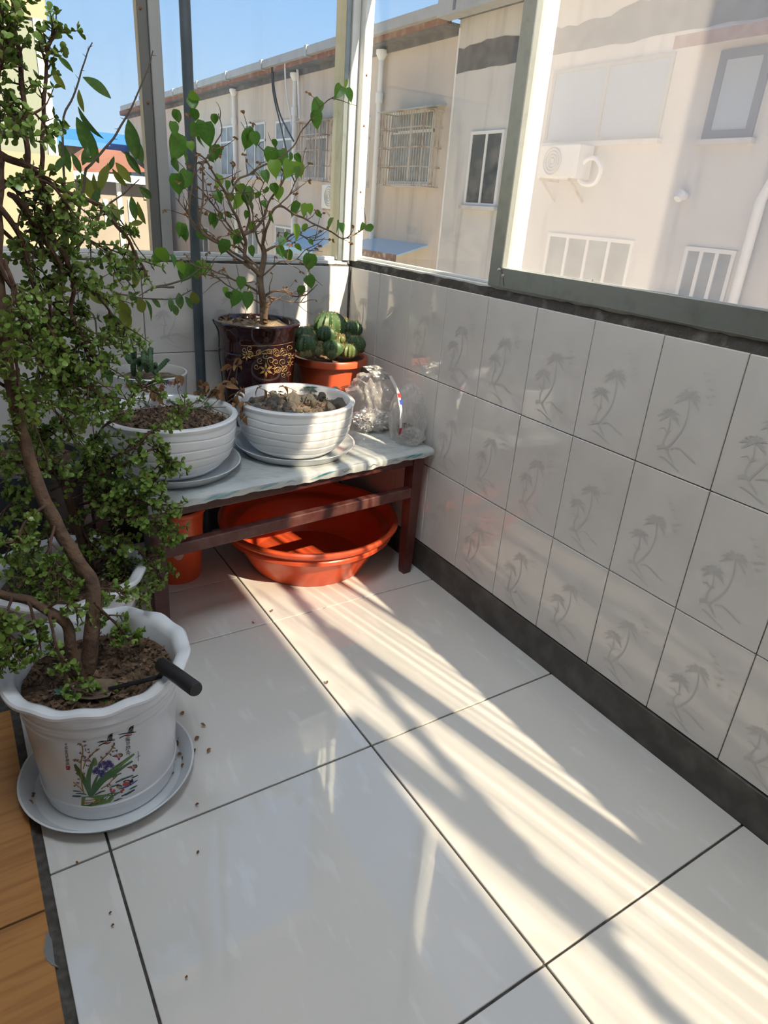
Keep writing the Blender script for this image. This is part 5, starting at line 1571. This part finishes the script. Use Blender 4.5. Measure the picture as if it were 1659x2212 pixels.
class Jade:
    def __init__(s, root, seed):
        s.root = root
        s.r = random.Random(seed)
        s.wood = MB()
        s.leaves = []
    def leaf(s, p, d, up, size):
        s.leaves.append((p, frame_from(d, up) @ Matrix.Scale(size, 3)))
    def leaf_pairs(s, P, t0=0.0, gap=0.0095, size=0.0142):
        r = s.r
        acc, k = 0, 0
        tot = sum((b - a).length for a, b in zip(P, P[1:]))
        run = 0
        for a, b in zip(P, P[1:]):
            seg = (b - a).length
            run += seg
            acc += seg
            if run / max(tot, 1e-6) < t0: continue
            if acc >= gap:
                acc = 0
                k += 1
                d = (b - a).normalized()
                ax = d.cross(Vector((0, 0, 1)))
                ax = ax.normalized() if ax.length > 0.05 else Vector((1, 0, 0))
                ay = d.cross(ax)
                sd = ax if k % 2 else ay
                sd = (sd + Vector((r.uniform(-.4, .4), r.uniform(-.4, .4), r.uniform(-.4, .4)))).normalized()
                if r.random() < 0.93:
                    for sg in (1, -1):
                        if r.random() < 0.12: continue
                        s.leaf(b, sd * sg + d * 0.55 + Vector((0, 0, 0.25)), d + Vector((r.uniform(-.3, .3), r.uniform(-.3, .3), 0.5)), size * r.uniform(0.65, 1.2))
        # rosette at the tip
        d = (P[-1] - P[-2]).normalized()
        for k in range(4):
            a = k * PI / 2 + r.uniform(-.2, .2)
            ax = d.cross(Vector((0.2, 0.1, 1))).normalized()
            ay = d.cross(ax)
            s.leaf(P[-1], ax * math.cos(a) + ay * math.sin(a) + d * 0.8, d, size * r.uniform(0.5, 0.9))
    def twig(s, p, d, length, w, depth=1, droop=-0.1):
        r = s.r
        n = max(4, int(length / 0.010))
        P = [p]
        d = d.normalized()
        for i in range(n):
            d = (d + Vector((r.uniform(-1, 1), r.uniform(-1, 1), r.uniform(-1, 1))) * 0.20 + Vector((0, 0, droop * 0.25))).normalized()
            P.append(P[-1] + d * length / n)
        s.wood.tube(P, [w * (1 - 0.6 * i / n) for i in range(n + 1)], 5, cap=False)
        s.leaf_pairs(P, 0.12 if depth else 0.0)
        if depth > 0:
            for k in range(r.choice((1, 2, 2, 3))):
                q = r.randint(1, n - 1)
                sd = Vector((r.uniform(-1, 1), r.uniform(-1, 1), r.uniform(-0.5, 0.9)))
                s.twig(P[q], (P[q] - P[q - 1]).normalized() * 0.7 + sd * 0.7, length * r.uniform(0.35, 0.65), w * 0.7, depth - 1, droop)
    def branch(s, pts, w0, w1, density=1.0, tl=(0.035, 0.085), droop=-0.15, start=0.15, leaves=True, n=5):
        P = wiggle(guide(pts, n), 0.006, s.r.uniform(0, 50))
        m = len(P)
        s.wood.tube(P, [w0 + (w1 - w0) * i / (m - 1) for i in range(m)], 7)
        if not leaves: return P
        tot = sum((b - a).length for a, b in zip(P, P[1:]))
        cnt = int(tot / 0.017 * density)
        for _ in range(cnt):
            t = s.r.uniform(start, 1.0)
            i = min(m - 2, int(t * (m - 1)))
            d = (P[i + 1] - P[i]).normalized()
            sd = Vector((s.r.uniform(-1, 1), s.r.uniform(-1, 1), s.r.uniform(-0.8, 0.7)))
            s.twig(P[i], d * 0.6 + sd, s.r.uniform(*tl), 0.0020, 1 if s.r.random() < 0.4 else 0, droop)
        s.twig(P[-1], P[-1] - P[-2], tl[0], 0.0016, 0, droop)
        return P
    def build(s):
        s.wood.build('branches', BARK_J, s.root)
        # the 300 leaves that show largest are objects, the rest is one part
        s.leaves.sort(key=lambda q: -(q[1].col[0].length / ((q[0] - CAM_P).length)))
        inview = [q for q in s.leaves if (q[0] - CAM_P).length > 0.2]
        single, rest = inview[:300], inview[300:]
        org = root_of(s.root).location
        for i, (p, m3) in enumerate(single):
            place(jade_me_y if i % 17 == 0 else jade_me, 'leaf', s.root, p, mat3=m3)
        if rest:
            V = np.concatenate([JT_V @ np.array(m3).T + np.array(p) for p, m3 in rest])
            nv = len(JT_V)
            F = [tuple(i + k * nv for i in f) for k in range(len(rest)) for f in JT_F]
            mb = MB()
            mb.v = [tuple(q) for q in V]
            mb.f = F
            o = mb.build('leaves', JLEAF, s.root)
            tag(o, kind='stuff')
        return len(s.leaves)

def soil_y(u, v, z): return px(u, v, 2, z).y

# ---- jade in the printed pot
j1 = Jade(pot1, 101)
yA = soil_y(190, 1458, ZP + 0.27)
TA = wiggle(guide([(190, 1460, yA), (197, 1380, yA + 0.01), (203, 1305, yA + 0.03), (197, 1255, yA + 0.05), (172, 1222, yA + 0.06), (132, 1150, yA + 0.09), (92, 1070, yA + 0.11), (62, 985, yA + 0.13), (34, 880, yA + 0.14), (16, 780, yA + 0.15), (4, 680, yA + 0.16), (-6, 560, yA + 0.17), (-4, 440, yA + 0.18), (0, 340, yA + 0.19)], 5), 0.004, 3)
n = len(TA)
MB().tube(TA, [0.0165 - 0.0085 * i / n for i in range(n)], 10).build('trunk', BARK_T, pot1)
yB2 = soil_y(176, 1466, ZP + 0.27)
TB = wiggle(guide([(176, 1468, yB2), (154, 1405, yB2), (145, 1352, yB2 + 0.01), (107, 1321, yB2 + 0.02), (58, 1298, yB2 + 0.04), (0, 1283, yB2 + 0.06), (-50, 1262, yB2 + 0.06)], 5), 0.003, 5)
n = len(TB)
MB().tube(TB, [0.0125 - 0.005 * i / n for i in range(n)], 10).build('trunk', BARK_T, pot1)
Yc = yA + 0.18
j1.branch([(-4, 330, Yc), (67, 365, Yc), (101, 422, Yc + .02), (115, 506, Yc + .04), (146, 565, Yc + .05), (158, 618, Yc + .06), (156, 681, Yc + .06), (180, 733, Yc + .07), (197, 791, Yc + .08)], 0.0065, 0.003, 1.3)
j1.branch([(58, 362, Yc), (55, 270, Yc), (40, 120, Yc + .02), (25, 0, Yc + .02), (20, -60, Yc + .02)], 0.005, 0.003, 1.5, tl=(0.02, 0.06), droop=0.1)
j1.branch([(85, 380, Yc), (88, 340, Yc), (97, 190, Yc), (105, 110, Yc), (118, 50, Yc)], 0.0045, 0.0022, 1.1, tl=(0.015, 0.045), droop=0.1)
j1.branch([(0, 350, Yc), (-10, 200, Yc - .02), (8, 100, Yc - .02), (0, 0, Yc - .02)], 0.005, 0.003, 1.8, tl=(0.03, 0.07), droop=0.1)
j1.branch([(70, 365, Yc), (130, 410, Yc + .02), (220, 450, Yc + .05), (270, 510, Yc + .07), (300, 558, Yc + .08), (318, 600, Yc + .08)], 0.005, 0.0022, 1.0, tl=(0.02, 0.06))
j1.branch([(-10, 440, Yc - .02), (40, 500, Yc), (72, 618, Yc + .02), (95, 676, Yc + .03), (122, 740, Yc + .04), (150, 789, Yc + .05), (171, 815, Yc + .06), (230, 868, Yc + .07)], 0.0055, 0.002, 1.2)
j1.branch([(20, 420, Yc), (60, 460, Yc + .02), (130, 575, Yc + .04), (110, 627, Yc + .05), (113, 690, Yc + .05), (124, 740, Yc + .06), (135, 810, Yc + .06)], 0.005, 0.002, 1.2)
j1.branch([(20, 420, Yc + .02), (60, 470, Yc + .04), (110, 560, Yc + .06), (160, 600, Yc + .08), (210, 640, Yc + .09), (250, 690, Yc + .10), (278, 722, Yc + .10)], 0.0045, 0.0018, 1.2)
j1.branch([(-10, 560, Yc - .03), (40, 640, Yc - .02), (60, 720, Yc), (90, 800, Yc + .02), (110, 880, Yc + .03), (150, 930, Yc + .04)], 0.005, 0.002, 1.3)
j1.branch([(10, 560, Yc - .05), (30, 640, Yc - .06), (20, 720, Yc - .06), (40, 820, Yc - .05), (30, 920, Yc - .05)], 0.004, 0.002, 1.3)
j1.branch([(40, 700, Yc + .02), (90, 780, Yc + .04), (150, 830, Yc + .06), (200, 860, Yc + .08), (246, 880, Yc + .09)], 0.0045, 0.0018, 1.2)
j1.branch([(0, 380, Yc + .03), (40, 420, Yc + .04), (100, 470, Yc + .06), (170, 505, Yc + .08), (230, 545, Yc + .10), (272, 600, Yc + .11)], 0.0045, 0.0018, 1.0)
j1.branch([(-10, 480, Yc + .05), (60, 560, Yc + .07), (100, 640, Yc + .09), (150, 700, Yc + .10), (190, 760, Yc + .11)], 0.004, 0.0018, 1.2)
j1.branch([(-20, 620, Yc + .06), (30, 700, Yc + .08), (80, 760, Yc + .09), (130, 850, Yc + .10)], 0.004, 0.0018, 1.2)
j1.branch([(-20, 300, Yc - .05), (20, 280, Yc - .05), (60, 250, Yc - .05), (90, 230, Yc - .05)], 0.0035, 0.0018, 1.6, droop=0.1)
j1.branch([(-20, 420, Yc - .05), (40, 380, Yc - .05), (110, 400, Yc - .05), (150, 450, Yc - .05)], 0.0035, 0.0018, 1.3)
j1.branch([(-15, 820, Yc - .02), (40, 860, Yc - .02), (80, 930, Yc), (100, 990, Yc)], 0.0035, 0.0018, 1.3)
# low twigs in front
zf = yB2
for pts, dn in (
    ([(203, 1300, zf + .01), (230, 1330, zf + .02), (262, 1360, zf + .02), (280, 1378, zf + .02)], 1.3),
    ([(200, 1270, zf + .05), (250, 1275, zf + .08), (300, 1283, zf + .10)], 1.2),
    ([(107, 1321, zf - .01), (123, 1390, zf - .04), (135, 1440, zf - .05), (150, 1480, zf - .06), (190, 1500, zf - .08), (214, 1515, zf - .09)], 1.0),
    ([(25, 1290, zf + .02), (12, 1330, zf - .01), (20, 1380, zf - .03), (40, 1415, zf - .04)], 1.8),
    ([(60, 1300, zf + .02), (72, 1350, zf), (82, 1390, zf - .01), (60, 1415, zf - .02)], 1.3),
    ([(100, 1320, zf + .02), (130, 1296, zf + .01), (165, 1312, zf), (170, 1340, zf)], 1.2),
    ([(-10, 1285, zf + .04), (0, 1340, zf), (-5, 1400, zf - .02), (10, 1440, zf - .03)], 1.5),
    ([(100, 1090, yA + .1), (60, 1120, yA + .07), (30, 1160, yA + .05), (10, 1200, yA + .05)], 1.3),
    ([(120, 1130, yA + .09), (110, 1200, yA + .05), (120, 1260, yA + .03), (100, 1290, yA + .03)], 1.2),
    ([(40, 1270, zf + .06), (60, 1240, zf + .06), (110, 1230, zf + .06), (150, 1260, zf + .05)], 1.2),
):
    j1.branch(pts, 0.003, 0.0016, dn * 1.7, tl=(0.014, 0.038), start=0.2)
# small blue-green succulent by the rim
cq = px(140, 1500, 2, ZP + 0.277)
for k in range(14):
    a = k * 2.4
    place(big_seed_leaf, 'rosette_leaf', pot1, cq, mat3=frame_from((math.cos(a), math.sin(a), 0.5 + 0.1 * k), (0, 0, 1)) @ Matrix.Scale(0.75 - 0.025 * k, 3))
n1 = j1.build()

# ---- jade in the second pot
j2 = Jade(pot2, 202)
z2 = 0.285
b0 = px(196, 1235, 2, z2)
Y2 = b0.y
T2 = wiggle(guide([(196, 1240, Y2), (180, 1180, Y2), (160, 1110, Y2), (140, 1050, Y2 - .01), (125, 1000, Y2 - .01)], 5), 0.003, 8)
MB().tube(T2, [0.013 - 0.005 * i / len(T2) for i in range(len(T2))], 9).build('trunk', BARK_T, pot2)
for pts, dn in (
    ([(160, 1110, Y2), (110, 1000, Y2 - .03), (72, 947, Y2 - .03), (130, 915, Y2 - .05), (162, 884, Y2 - .05)], 1.0),
    ([(150, 1060, Y2), (170, 1000, Y2 - .03), (208, 942, Y2 - .06), (249, 896, Y2 - .08), (292, 852, Y2 - .10), (324, 826, Y2 - .10)], 1.0),
    ([(110, 1060, Y2), (162, 1034, Y2 - .05), (225, 1000, Y2 - .08), (290, 965, Y2 - .12), (341, 922, Y2 - .14), (370, 907, Y2 - .15), (420, 870, Y2 - .15)], 0.9),
    ([(140, 1060, Y2), (190, 1040, Y2 - .05), (260, 1011, Y2 - .10), (315, 977, Y2 - .13), (341, 971, Y2 - .14), (355, 991, Y2 - .14), (376, 1013, Y2 - .14)], 0.9),
    ([(180, 1140, Y2), (240, 1110, Y2 - .08), (304, 1080, Y2 - .13), (324, 1051, Y2 - .14), (349, 1023, Y2 - .14)], 1.0),
    ([(160, 1100, Y2), (220, 1110, Y2 - .06), (290, 1120, Y2 - .12), (340, 1130, Y2 - .14), (380, 1152, Y2 - .15)], 1.2),
    ([(180, 1140, Y2), (230, 1150, Y2 - .05), (290, 1180, Y2 - .09), (330, 1220, Y2 - .12), (347, 1245, Y2 - .13)], 1.4),
    ([(170, 1120, Y2), (200, 1180, Y2 - .03), (250, 1230, Y2 - .06), (290, 1270, Y2 - .08), (315, 1300, Y2 - .10)], 1.4),
    ([(120, 1080, Y2), (60, 1060, Y2 - .03), (20, 1090, Y2 - .04), (-10, 1130, Y2 - .04)], 1.4),
    ([(130, 1090, Y2), (70, 1130, Y2 - .05), (40, 1190, Y2 - .07), (20, 1230, Y2 - .08)], 1.2),
    ([(170, 1090, Y2), (260, 1070, Y2 - .09), (330, 1090, Y2 - .14), (380, 1088, Y2 - .15)], 1.2),
    ([(140, 1050, Y2), (100, 990, Y2 - .02), (60, 930, Y2 - .02), (40, 880, Y2 - .02)], 1.3),
    ([(150, 1060, Y2), (190, 1010, Y2 - .04), (220, 990, Y2 - .06), (275, 1030, Y2 - .10)], 1.3),
    ([(180, 1150, Y2), (240, 1190, Y2 - .05), (270, 1220, Y2 - .07), (260, 1270, Y2 - .09)], 1.5),
    ([(175, 1130, Y2), (220, 1070, Y2 - .06), (280, 1060, Y2 - .10), (310, 1130, Y2 - .12)], 1.3),
    ([(150, 1120, Y2), (90, 1160, Y2 - .06), (60, 1230, Y2 - .09), (70, 1280, Y2 - .10)], 1.2),
    ([(170, 1150, Y2), (150, 1200, Y2 - .05), (140, 1250, Y2 - .08), (160, 1290, Y2 - .10)], 1.2),
    ([(130, 1030, Y2), (80, 1010, Y2 - .04), (30, 1000, Y2 - .05), (-10, 1010, Y2 - .05)], 1.4),
    ([(150, 1080, Y2 + .02), (200, 1060, Y2), (240, 1050, Y2 - .03), (250, 1090, Y2 - .04)], 1.4),
):
    j2.branch(pts, 0.0038, 0.0017, dn * 1.5, tl=(0.022, 0.055), start=0.15)
n2 = j2.build()

# ---- leaves placed one by one
def px_leaf(me, parent, a, b, Y, r, wid=1.0, tilt=0.6, face=0.7):
    A, B = px(a[0], a[1], 1, Y), px(b[0], b[1], 1, Y + r.uniform(-0.015, 0.015))
    d = B - A
    nrm = (CAM_P - A).normalized() * face + Vector((r.uniform(-1, 1), r.uniform(-1, 1), r.uniform(-0.3, 1.0))) * tilt
    F = frame_from(d, nrm)
    L = d.length * 1.26
    return place(me, 'leaf', parent, A, mat3=F @ Matrix(((L, 0, 0), (0, L * wid, 0), (0, 0, L))))

# ---- shrub with long leaves in the charcoal pot
r = random.Random(404)
shr = MB()
Y3 = -0.30
stemb = px(66, 955, 2, 0.458)
SG = {
    'a': [(66, 955, stemb.y), (75, 850, -.26), (110, 700, Y3), (150, 560, Y3), (175, 430, Y3), (186, 365, Y3)],
    'b': [(186, 365, Y3), (236, 310, Y3), (270, 258, Y3), (297, 202, Y3), (316, 160, Y3), (331, 111, Y3)],
    'c': [(150, 560, Y3), (140, 400, Y3), (135, 270, Y3), (159, 209, Y3), (175, 152, Y3), (188, 118, Y3), (199, 91, Y3)],
    'd': [(120, 680, Y3), (191, 615, Y3), (260, 635, Y3), (318, 645, Y3), (376, 644, Y3), (414, 627, Y3)],
    'e': [(150, 560, Y3), (230, 450, Y3), (270, 415, Y3), (300, 388, Y3)],
    'f': [(130, 640, Y3), (200, 680, Y3), (212, 750, Y3), (222, 830, Y3)],
    'g': [(175, 430, Y3), (215, 440, Y3), (262, 480, Y3), (300, 540, Y3), (330, 575, Y3)],
    'h': [(376, 620, Y3 + .02), (330, 622, Y3 + .02), (300, 640, Y3)],
    'i': [(330, 622, Y3 + .02), (400, 602, Y3 + .03), (440, 575, Y3 + .06)],
}
for k, pts in SG.items():
    P = wiggle(guide(pts, 5), 0.003, ord(k))
    w0, w1 = (0.007, 0.0035) if k == 'a' else (0.0034, 0.0013)
    MB().tube(P, [w0 + (w1 - w0) * i / (len(P) - 1) for i in range(len(P))], 7).build('branch', BARK_S, pot3)
    th = MB()
    for i in range(2, len(P) - 1, 2):
        d = Vector((r.uniform(-1, 1), r.uniform(-1, 1), r.uniform(-0.3, 1))).normalized()
        th.tube([P[i], P[i] + d * 0.012], [0.0011, 0.0003], 4)
    if th.v: tag(th.build('thorns', BARK_S, pot3), kind='stuff')
sl = [leaf_mesh('leaf', m_, 1.0, 0.40, 'long', f, d, 7) for m_, f, d in ((SLEAF, 0.25, 0.10), (SLEAF, 0.4, 0.2), (SLEAF_Y, 0.3, 0.15))]
c1 = lambda x, y: (x / 2.963, y / 2.963)
c5 = lambda x, y: (x / 3.456, 560 + y / 3.456)
for a, b in (((530, 495), (682, 588)), ((500, 680), (605, 860)), ((490, 750), (600, 985)), ((820, 765), (865, 972)), ((868, 880), (905, 1022)), ((505, 572), (522, 690)), ((380, 900), (440, 1060)), ((460, 980), (510, 1085)), ((330, 450), (400, 550)), ((370, 360), (447, 432)),
             ((700, 1050), (640, 1180)), ((740, 1040), (822, 1145)), ((800, 970), (882, 1092)), ((520, 1110), (592, 1255)), ((720, 1080), (792, 1182)), ((700, 1290), (760, 1382)), ((840, 1255), (862, 1380)), ((880, 1290), (912, 1412)), ((890, 1195), (962, 1262)), ((730, 1000), (700, 1080)),
             ((600, 1110), (620, 1240)), ((640, 1200), (600, 1300)), ((560, 940), (540, 1030)), ((610, 1020), (540, 1025)), ((830, 1440), (900, 1420)), ((870, 1600), (840, 1730)), ((700, 1610), (740, 1710)), ((760, 1680), (800, 1770)), ((640, 1640), (610, 1690)), ((300, 880), (350, 960)), ((420, 1000), (360, 1080)), ((180, 1500), (150, 1600)), ((760, 1340), (700, 1430)), ((650, 1120), (690, 1060))):
    px_leaf(r.choice(sl), pot3, c1(*a), c1(*b), Y3 + r.uniform(-.03, .03), r, r.uniform(0.8, 1.15))
for a, b in (((680, 200), (742, 312)), ((740, 240), (792, 325)), ((800, 240), (832, 332)), ((840, 235), (892, 300)), ((960, 240), (1012, 312)), ((1030, 290), (1070, 382)), ((1080, 300), (1142, 424)), ((1270, 285), (1280, 365)), ((1335, 250), (1345, 345)), ((1380, 280), (1432, 352)), ((1440, 240), (1462, 322)), ((890, 300), (942, 425)), ((880, 10), (942, 145)), ((1000, 60), (1020, 185)),
             ((890, 380), (965, 502)), ((815, 395), (882, 562)), ((640, 490), (640, 595)), ((740, 560), (752, 655)), ((755, 680), (806, 785)), ((640, 740), (650, 825)), ((700, 750), (690, 840)), ((780, 820), (832, 905)), ((720, 120), (695, 205)), ((1130, 300), (1192, 345)), ((1300, 340), (1318, 405)), ((770, 160), (700, 190))):
    px_leaf(r.choice(sl), pot3, c5(*a), c5(*b), Y3 + r.uniform(-.03, .03), r, r.uniform(1.1, 1.7))

# ---- bougainvillea in the oxblood pot
r = random.Random(505)
Y4 = -0.17
base = px(570, 706, 1, dpc[1] - 0.005)
k2 = lambda x, y, Y=Y4: (340 + x / 3.607, y / 3.607, Y)
k6 = lambda x, y, Y=Y4: (420 + x / 3.072, 540 + y / 3.072, Y)
BG = [
    # (points, w0, w1, twigs)
    ([(569, 712, dpc[1]), (570, 670, dpc[1]), (567, 640, -.175), (562, 600, -.17), (570, 555, Y4), (567, 530, Y4)], 0.014, 0.008, 0),
    ([(572, 690, -.178), (578, 660, -.17), (590, 646, -.165)], 0.009, 0.006, 0),
    ([(562, 600, -.17), (531, 560, Y4), (531, 521, Y4), (512, 471, Y4 - .02), (495, 432, Y4 - .02), (473, 394, Y4 - .03), (445, 347, Y4 - .04), (423, 327, Y4 - .04)], 0.0075, 0.002, 10),
    ([(495, 432, Y4 - .02), (512, 391, Y4), (562, 363, Y4), (617, 333, Y4), (656, 277, Y4), (687, 236, Y4), (728, 205, Y4), (747, 194, Y4)], 0.0035, 0.0013, 4),
    ([(528, 507, Y4), (562, 482, Y4 + .02), (581, 438, Y4 + .03), (614, 385, Y4 + .03), (601, 345, Y4 + .03), (594, 310, Y4 + .03)], 0.005, 0.0015, 8),
    ([(567, 530, Y4), (580, 480, Y4 - .03), (600, 445, Y4 - .04), (645, 466, Y4 - .05), (700, 493, Y4 - .05), (739, 513, Y4 - .06), (772, 502, Y4 - .06), (792, 488, Y4 - .06)], 0.005, 0.0014, 8),
    ([(567, 545, Y4), (610, 522, Y4 + .03), (640, 505, Y4 + .04), (672, 520, Y4 + .04), (682, 512, Y4 + .04)], 0.0045, 0.0014, 8),
    ([(572, 640, -.17), (596, 628, Y4 - .03), (632, 638, Y4 - .04), (664, 638, Y4 - .04)], 0.005, 0.0022, 6),
    ([(580, 640, -.17), (610, 648, Y4 - .04), (640, 654, Y4 - .05), (661, 654, Y4 - .05)], 0.0022, 0.0010, 5),
    ([(565, 638, -.17), (527, 612, Y4 - .03), (485, 595, Y4 - .05), (436, 579, Y4 - .07), (405, 570, Y4 - .07)], 0.0045, 0.0013, 8),
    ([(562, 655, -.17), (500, 622, Y4 - .05), (455, 595, Y4 - .06), (420, 600, Y4 - .07)], 0.003, 0.0010, 6),
    ([(545, 570, Y4), (480, 530, Y4 - .04), (434, 499, Y4 - .05), (440, 416, Y4 - .05), (437, 360, Y4 - .05), (459, 322, Y4 - .05), (476, 283, Y4 - .05), (474, 245, Y4 - .05)], 0.0045, 0.0012, 8),
    ([(540, 580, Y4), (450, 510, Y4 - .02), (409, 471, Y4 - .02), (415, 400, Y4 - .02), (423, 352, Y4 - .02), (418, 280, Y4 - .02), (408, 210, Y4 - .02)], 0.004, 0.0012, 5),
    ([(531, 540, Y4), (490, 480, Y4 + .04), (450, 430, Y4 + .05), (425, 400, Y4 + .05)], 0.004, 0.0012, 8),
    ([(560, 580, Y4), (520, 540, Y4 + .05), (470, 520, Y4 + .06), (420, 480, Y4 + .06), (380, 425, Y4 + .06)], 0.0035, 0.0011, 6),
    ([(567, 530, Y4), (570, 480, Y4 + .05), (560, 430, Y4 + .06), (572, 390, Y4 + .06)], 0.004, 0.0013, 6),
    ([(567, 540, Y4), (548, 490, Y4 - .05), (540, 440, Y4 - .06), (505, 390, Y4 - .06)], 0.004, 0.0014, 8),
    ([(600, 445, Y4 - .04), (625, 420, Y4 - .04), (645, 380, Y4 - .04), (660, 320, Y4 - .04)], 0.0025, 0.0010, 5),
    ([(562, 600, -.17), (600, 570, Y4 - .05), (640, 560, Y4 - .06), (665, 540, Y4 - .06), (668, 600, Y4 - .06)], 0.003, 0.0010, 6),
    ([(531, 521, Y4), (500, 500, Y4 - .04), (470, 470, Y4 - .05), (462, 450, Y4 - .05)], 0.003, 0.0010, 5),
    ([(528, 507, Y4), (540, 455, Y4 + .02), (505, 400, Y4 + .02), (503, 384, Y4 + .02)], 0.004, 0.0028, 4),
    ([(594, 350, Y4 + .03), (565, 320, Y4 + .03), (540, 292, Y4 + .03), (536, 283, Y4 + .03)], 0.0022, 0.0010, 3),
]
dbits = MB()
for i, (pts, w0, w1, tw) in enumerate(BG):
    P = wiggle(guide(pts, 6), 0.005 if i else 0.0025, 60 + i)
    m_ = len(P)
    MB().tube(P, [w0 + (w1 - w0) * (k / (m_ - 1)) ** 0.8 for k in range(m_)], 9 if w0 > 0.006 else 6).build('trunk' if i == 0 else 'branch', BARK_B, bou)
    tb_ = MB()
    for _ in range(int(tw * 1.5)):
        k = r.randint(int(m_ * 0.2), m_ - 2)
        d = (P[k + 1] - P[k]).normalized() * 0.5 + Vector((r.uniform(-1, 1), r.uniform(-0.8, 0.8), r.uniform(-0.4, 1.0)))
        d.normalize()
        L = r.uniform(0.03, 0.09)
        Q = [P[k]]
        for q in range(5):
            d = (d + Vector((r.uniform(-1, 1), r.uniform(-1, 1), r.uniform(-1, 1))) * 0.25).normalized()
            Q.append(Q[-1] + d * L / 5)
        tb_.tube(Q, [0.0016 * (1 - 0.12 * q) for q in range(6)], 4, cap=False)
        if r.random() < 0.55:      # withered bracts at the twig ends
            for _ in range(3):
                d2 = Vector((r.uniform(-1, 1), r.uniform(-1, 1), r.uniform(-1, 0.3))).normalized()
                s2 = d2.cross(Vector((0.3, 0.7, 0.2))).normalized() * r.uniform(0.003, 0.005)
                e_ = Q[-1] + d2 * r.uniform(0.008, 0.016)
                dbits.add([Q[-1], (Q[-1] + e_) / 2 + s2, e_, (Q[-1] + e_) / 2 - s2], [(0, 1, 2, 3)])
    if tb_.v: tag(tb_.build('twigs', BARK_B, bou), kind='stuff')
tag(dbits.build('withered_bracts', DRYLEAF, bou, smooth=False), kind='stuff')
bl_ = [leaf_mesh('leaf', m_, 1.0, 0.78, 'heart', f, d, 7) for m_, f, d in ((BLEAF, 0.25, 0.12), (BLEAF, 0.4, 0.25), (BLEAF, 0.15, 0.2), (BLEAF_L, 0.3, 0.2))]
BLIST = [(250, 720, 320, 775), (270, 755, 280, 845), (290, 845, 295, 935), (150, 850, 160, 955), (120, 945, 135, 1052), (170, 1040, 130, 1235), (130, 1230, 150, 1332), (150, 1350, 165, 1505), (230, 1325, 200, 1465), (200, 1190, 235, 1285), (340, 935, 330, 1025), (380, 950, 400, 1125), (300, 955, 280, 1065), (440, 885, 450, 965), (440, 1125, 460, 1245), (410, 1195, 430, 1255),
         (480, 1360, 470, 1455), (540, 1405, 550, 1475), (460, 1490, 490, 1575), (640, 1430, 690, 1545), (690, 1455, 730, 1565), (690, 1510, 690, 1595), (640, 1500, 610, 1625), (720, 1570, 740, 1645), (720, 1005, 690, 1155), (700, 1005, 752, 1100), (750, 1025, 772, 1125), (910, 1082, 920, 1142), (890, 1145, 880, 1275), (960, 1165, 985, 1275), (910, 1245, 920, 1368), (1040, 1185, 1040, 1252), (1080, 1195, 1112, 1262),
         (1030, 1245, 1010, 1375), (1090, 1255, 1112, 1372), (1080, 1295, 1090, 1392), (1265, 775, 1215, 885), (1245, 855, 1240, 992), (1435, 668, 1395, 752), (1475, 685, 1512, 785), (1462, 622, 1470, 682), (790, 1325, 800, 1405), (830, 1325, 855, 1415), (860, 1455, 830, 1505), (900, 1425, 922, 1505), (950, 1455, 940, 1545), (790, 1492, 770, 1545), (1105, 1575, 1045, 1675), (1130, 1585, 1152, 1685), (1180, 1585, 1192, 1665),
         (430, 1655, 418, 1745), (480, 1655, 502, 1705), (450, 1695, 440, 1765), (550, 1645, 562, 1705), (880, 1655, 892, 1735), (740, 1725, 740, 1815), (190, 1735, 178, 1835), (220, 1775, 210, 1875), (320, 1795, 375, 1862), (530, 1862, 508, 1975), (590, 1795, 632, 1885), (1070, 1745, 1092, 1865), (1140, 1745, 1152, 1805), (1000, 1805, 1000, 1855), (1365, 1695, 1328, 1765), (1400, 1715, 1400, 1815), (1430, 1735, 1442, 1805), (1605, 1735, 1588, 1795), (1640, 1745, 1662, 1805),
         (1180, 1865, 1212, 1905), (1090, 1895, 1112, 1955), (1010, 1945, 1032, 2025), (950, 1915, 972, 1995), (1195, 1975, 1180, 2095), (1160, 2035, 1150, 2085), (340, 2025, 362, 2145), (290, 2045, 312, 2165), (240, 2055, 198, 2185), (100, 1985, 142, 2065), (30, 1925, 62, 2045), (0, 1985, -22, 2065), (170, 2035, 202, 2125), (380, 2055, 412, 2115), (720, 1915, 752, 1995), (840, 1845, 852, 1905), (700, 1640, 690, 1700), (560, 1500, 575, 1570), (820, 1560, 840, 1610), (1240, 1640, 1270, 1690), (330, 1060, 350, 1150), (250, 1100, 270, 1170), (640, 1830, 600, 1900), (980, 1850, 960, 1910)]
for q in BLIST:
    a, b = k2(q[0], q[1]), k2(q[2], q[3])
    yy = Y4 + r.uniform(-0.06, 0.03) if q[0] > 300 else Y4 - 0.03 + r.uniform(-0.03, 0.03)
    px_leaf(r.choice(bl_), bou, a, b, yy, r, r.uniform(0.85, 1.15))
for q in ((760, 165, 777, 252), (742, 55, 745, 105), (710, 235, 705, 302), (310, 175, 310, 255), (350, 275, 352, 382), (302, 275, 250, 362), (205, 245, 205, 292), (225, 275, 232, 322), (352, 238, 362, 268), (745, 180, 748, 225)):
    px_leaf(r.choice(bl_), bou, k6(q[0], q[1]), k6(q[2], q[3]), Y4 - 0.06 + r.uniform(-.02, .02), r, r.uniform(0.85, 1.15))
print('leaves', n1, n2)
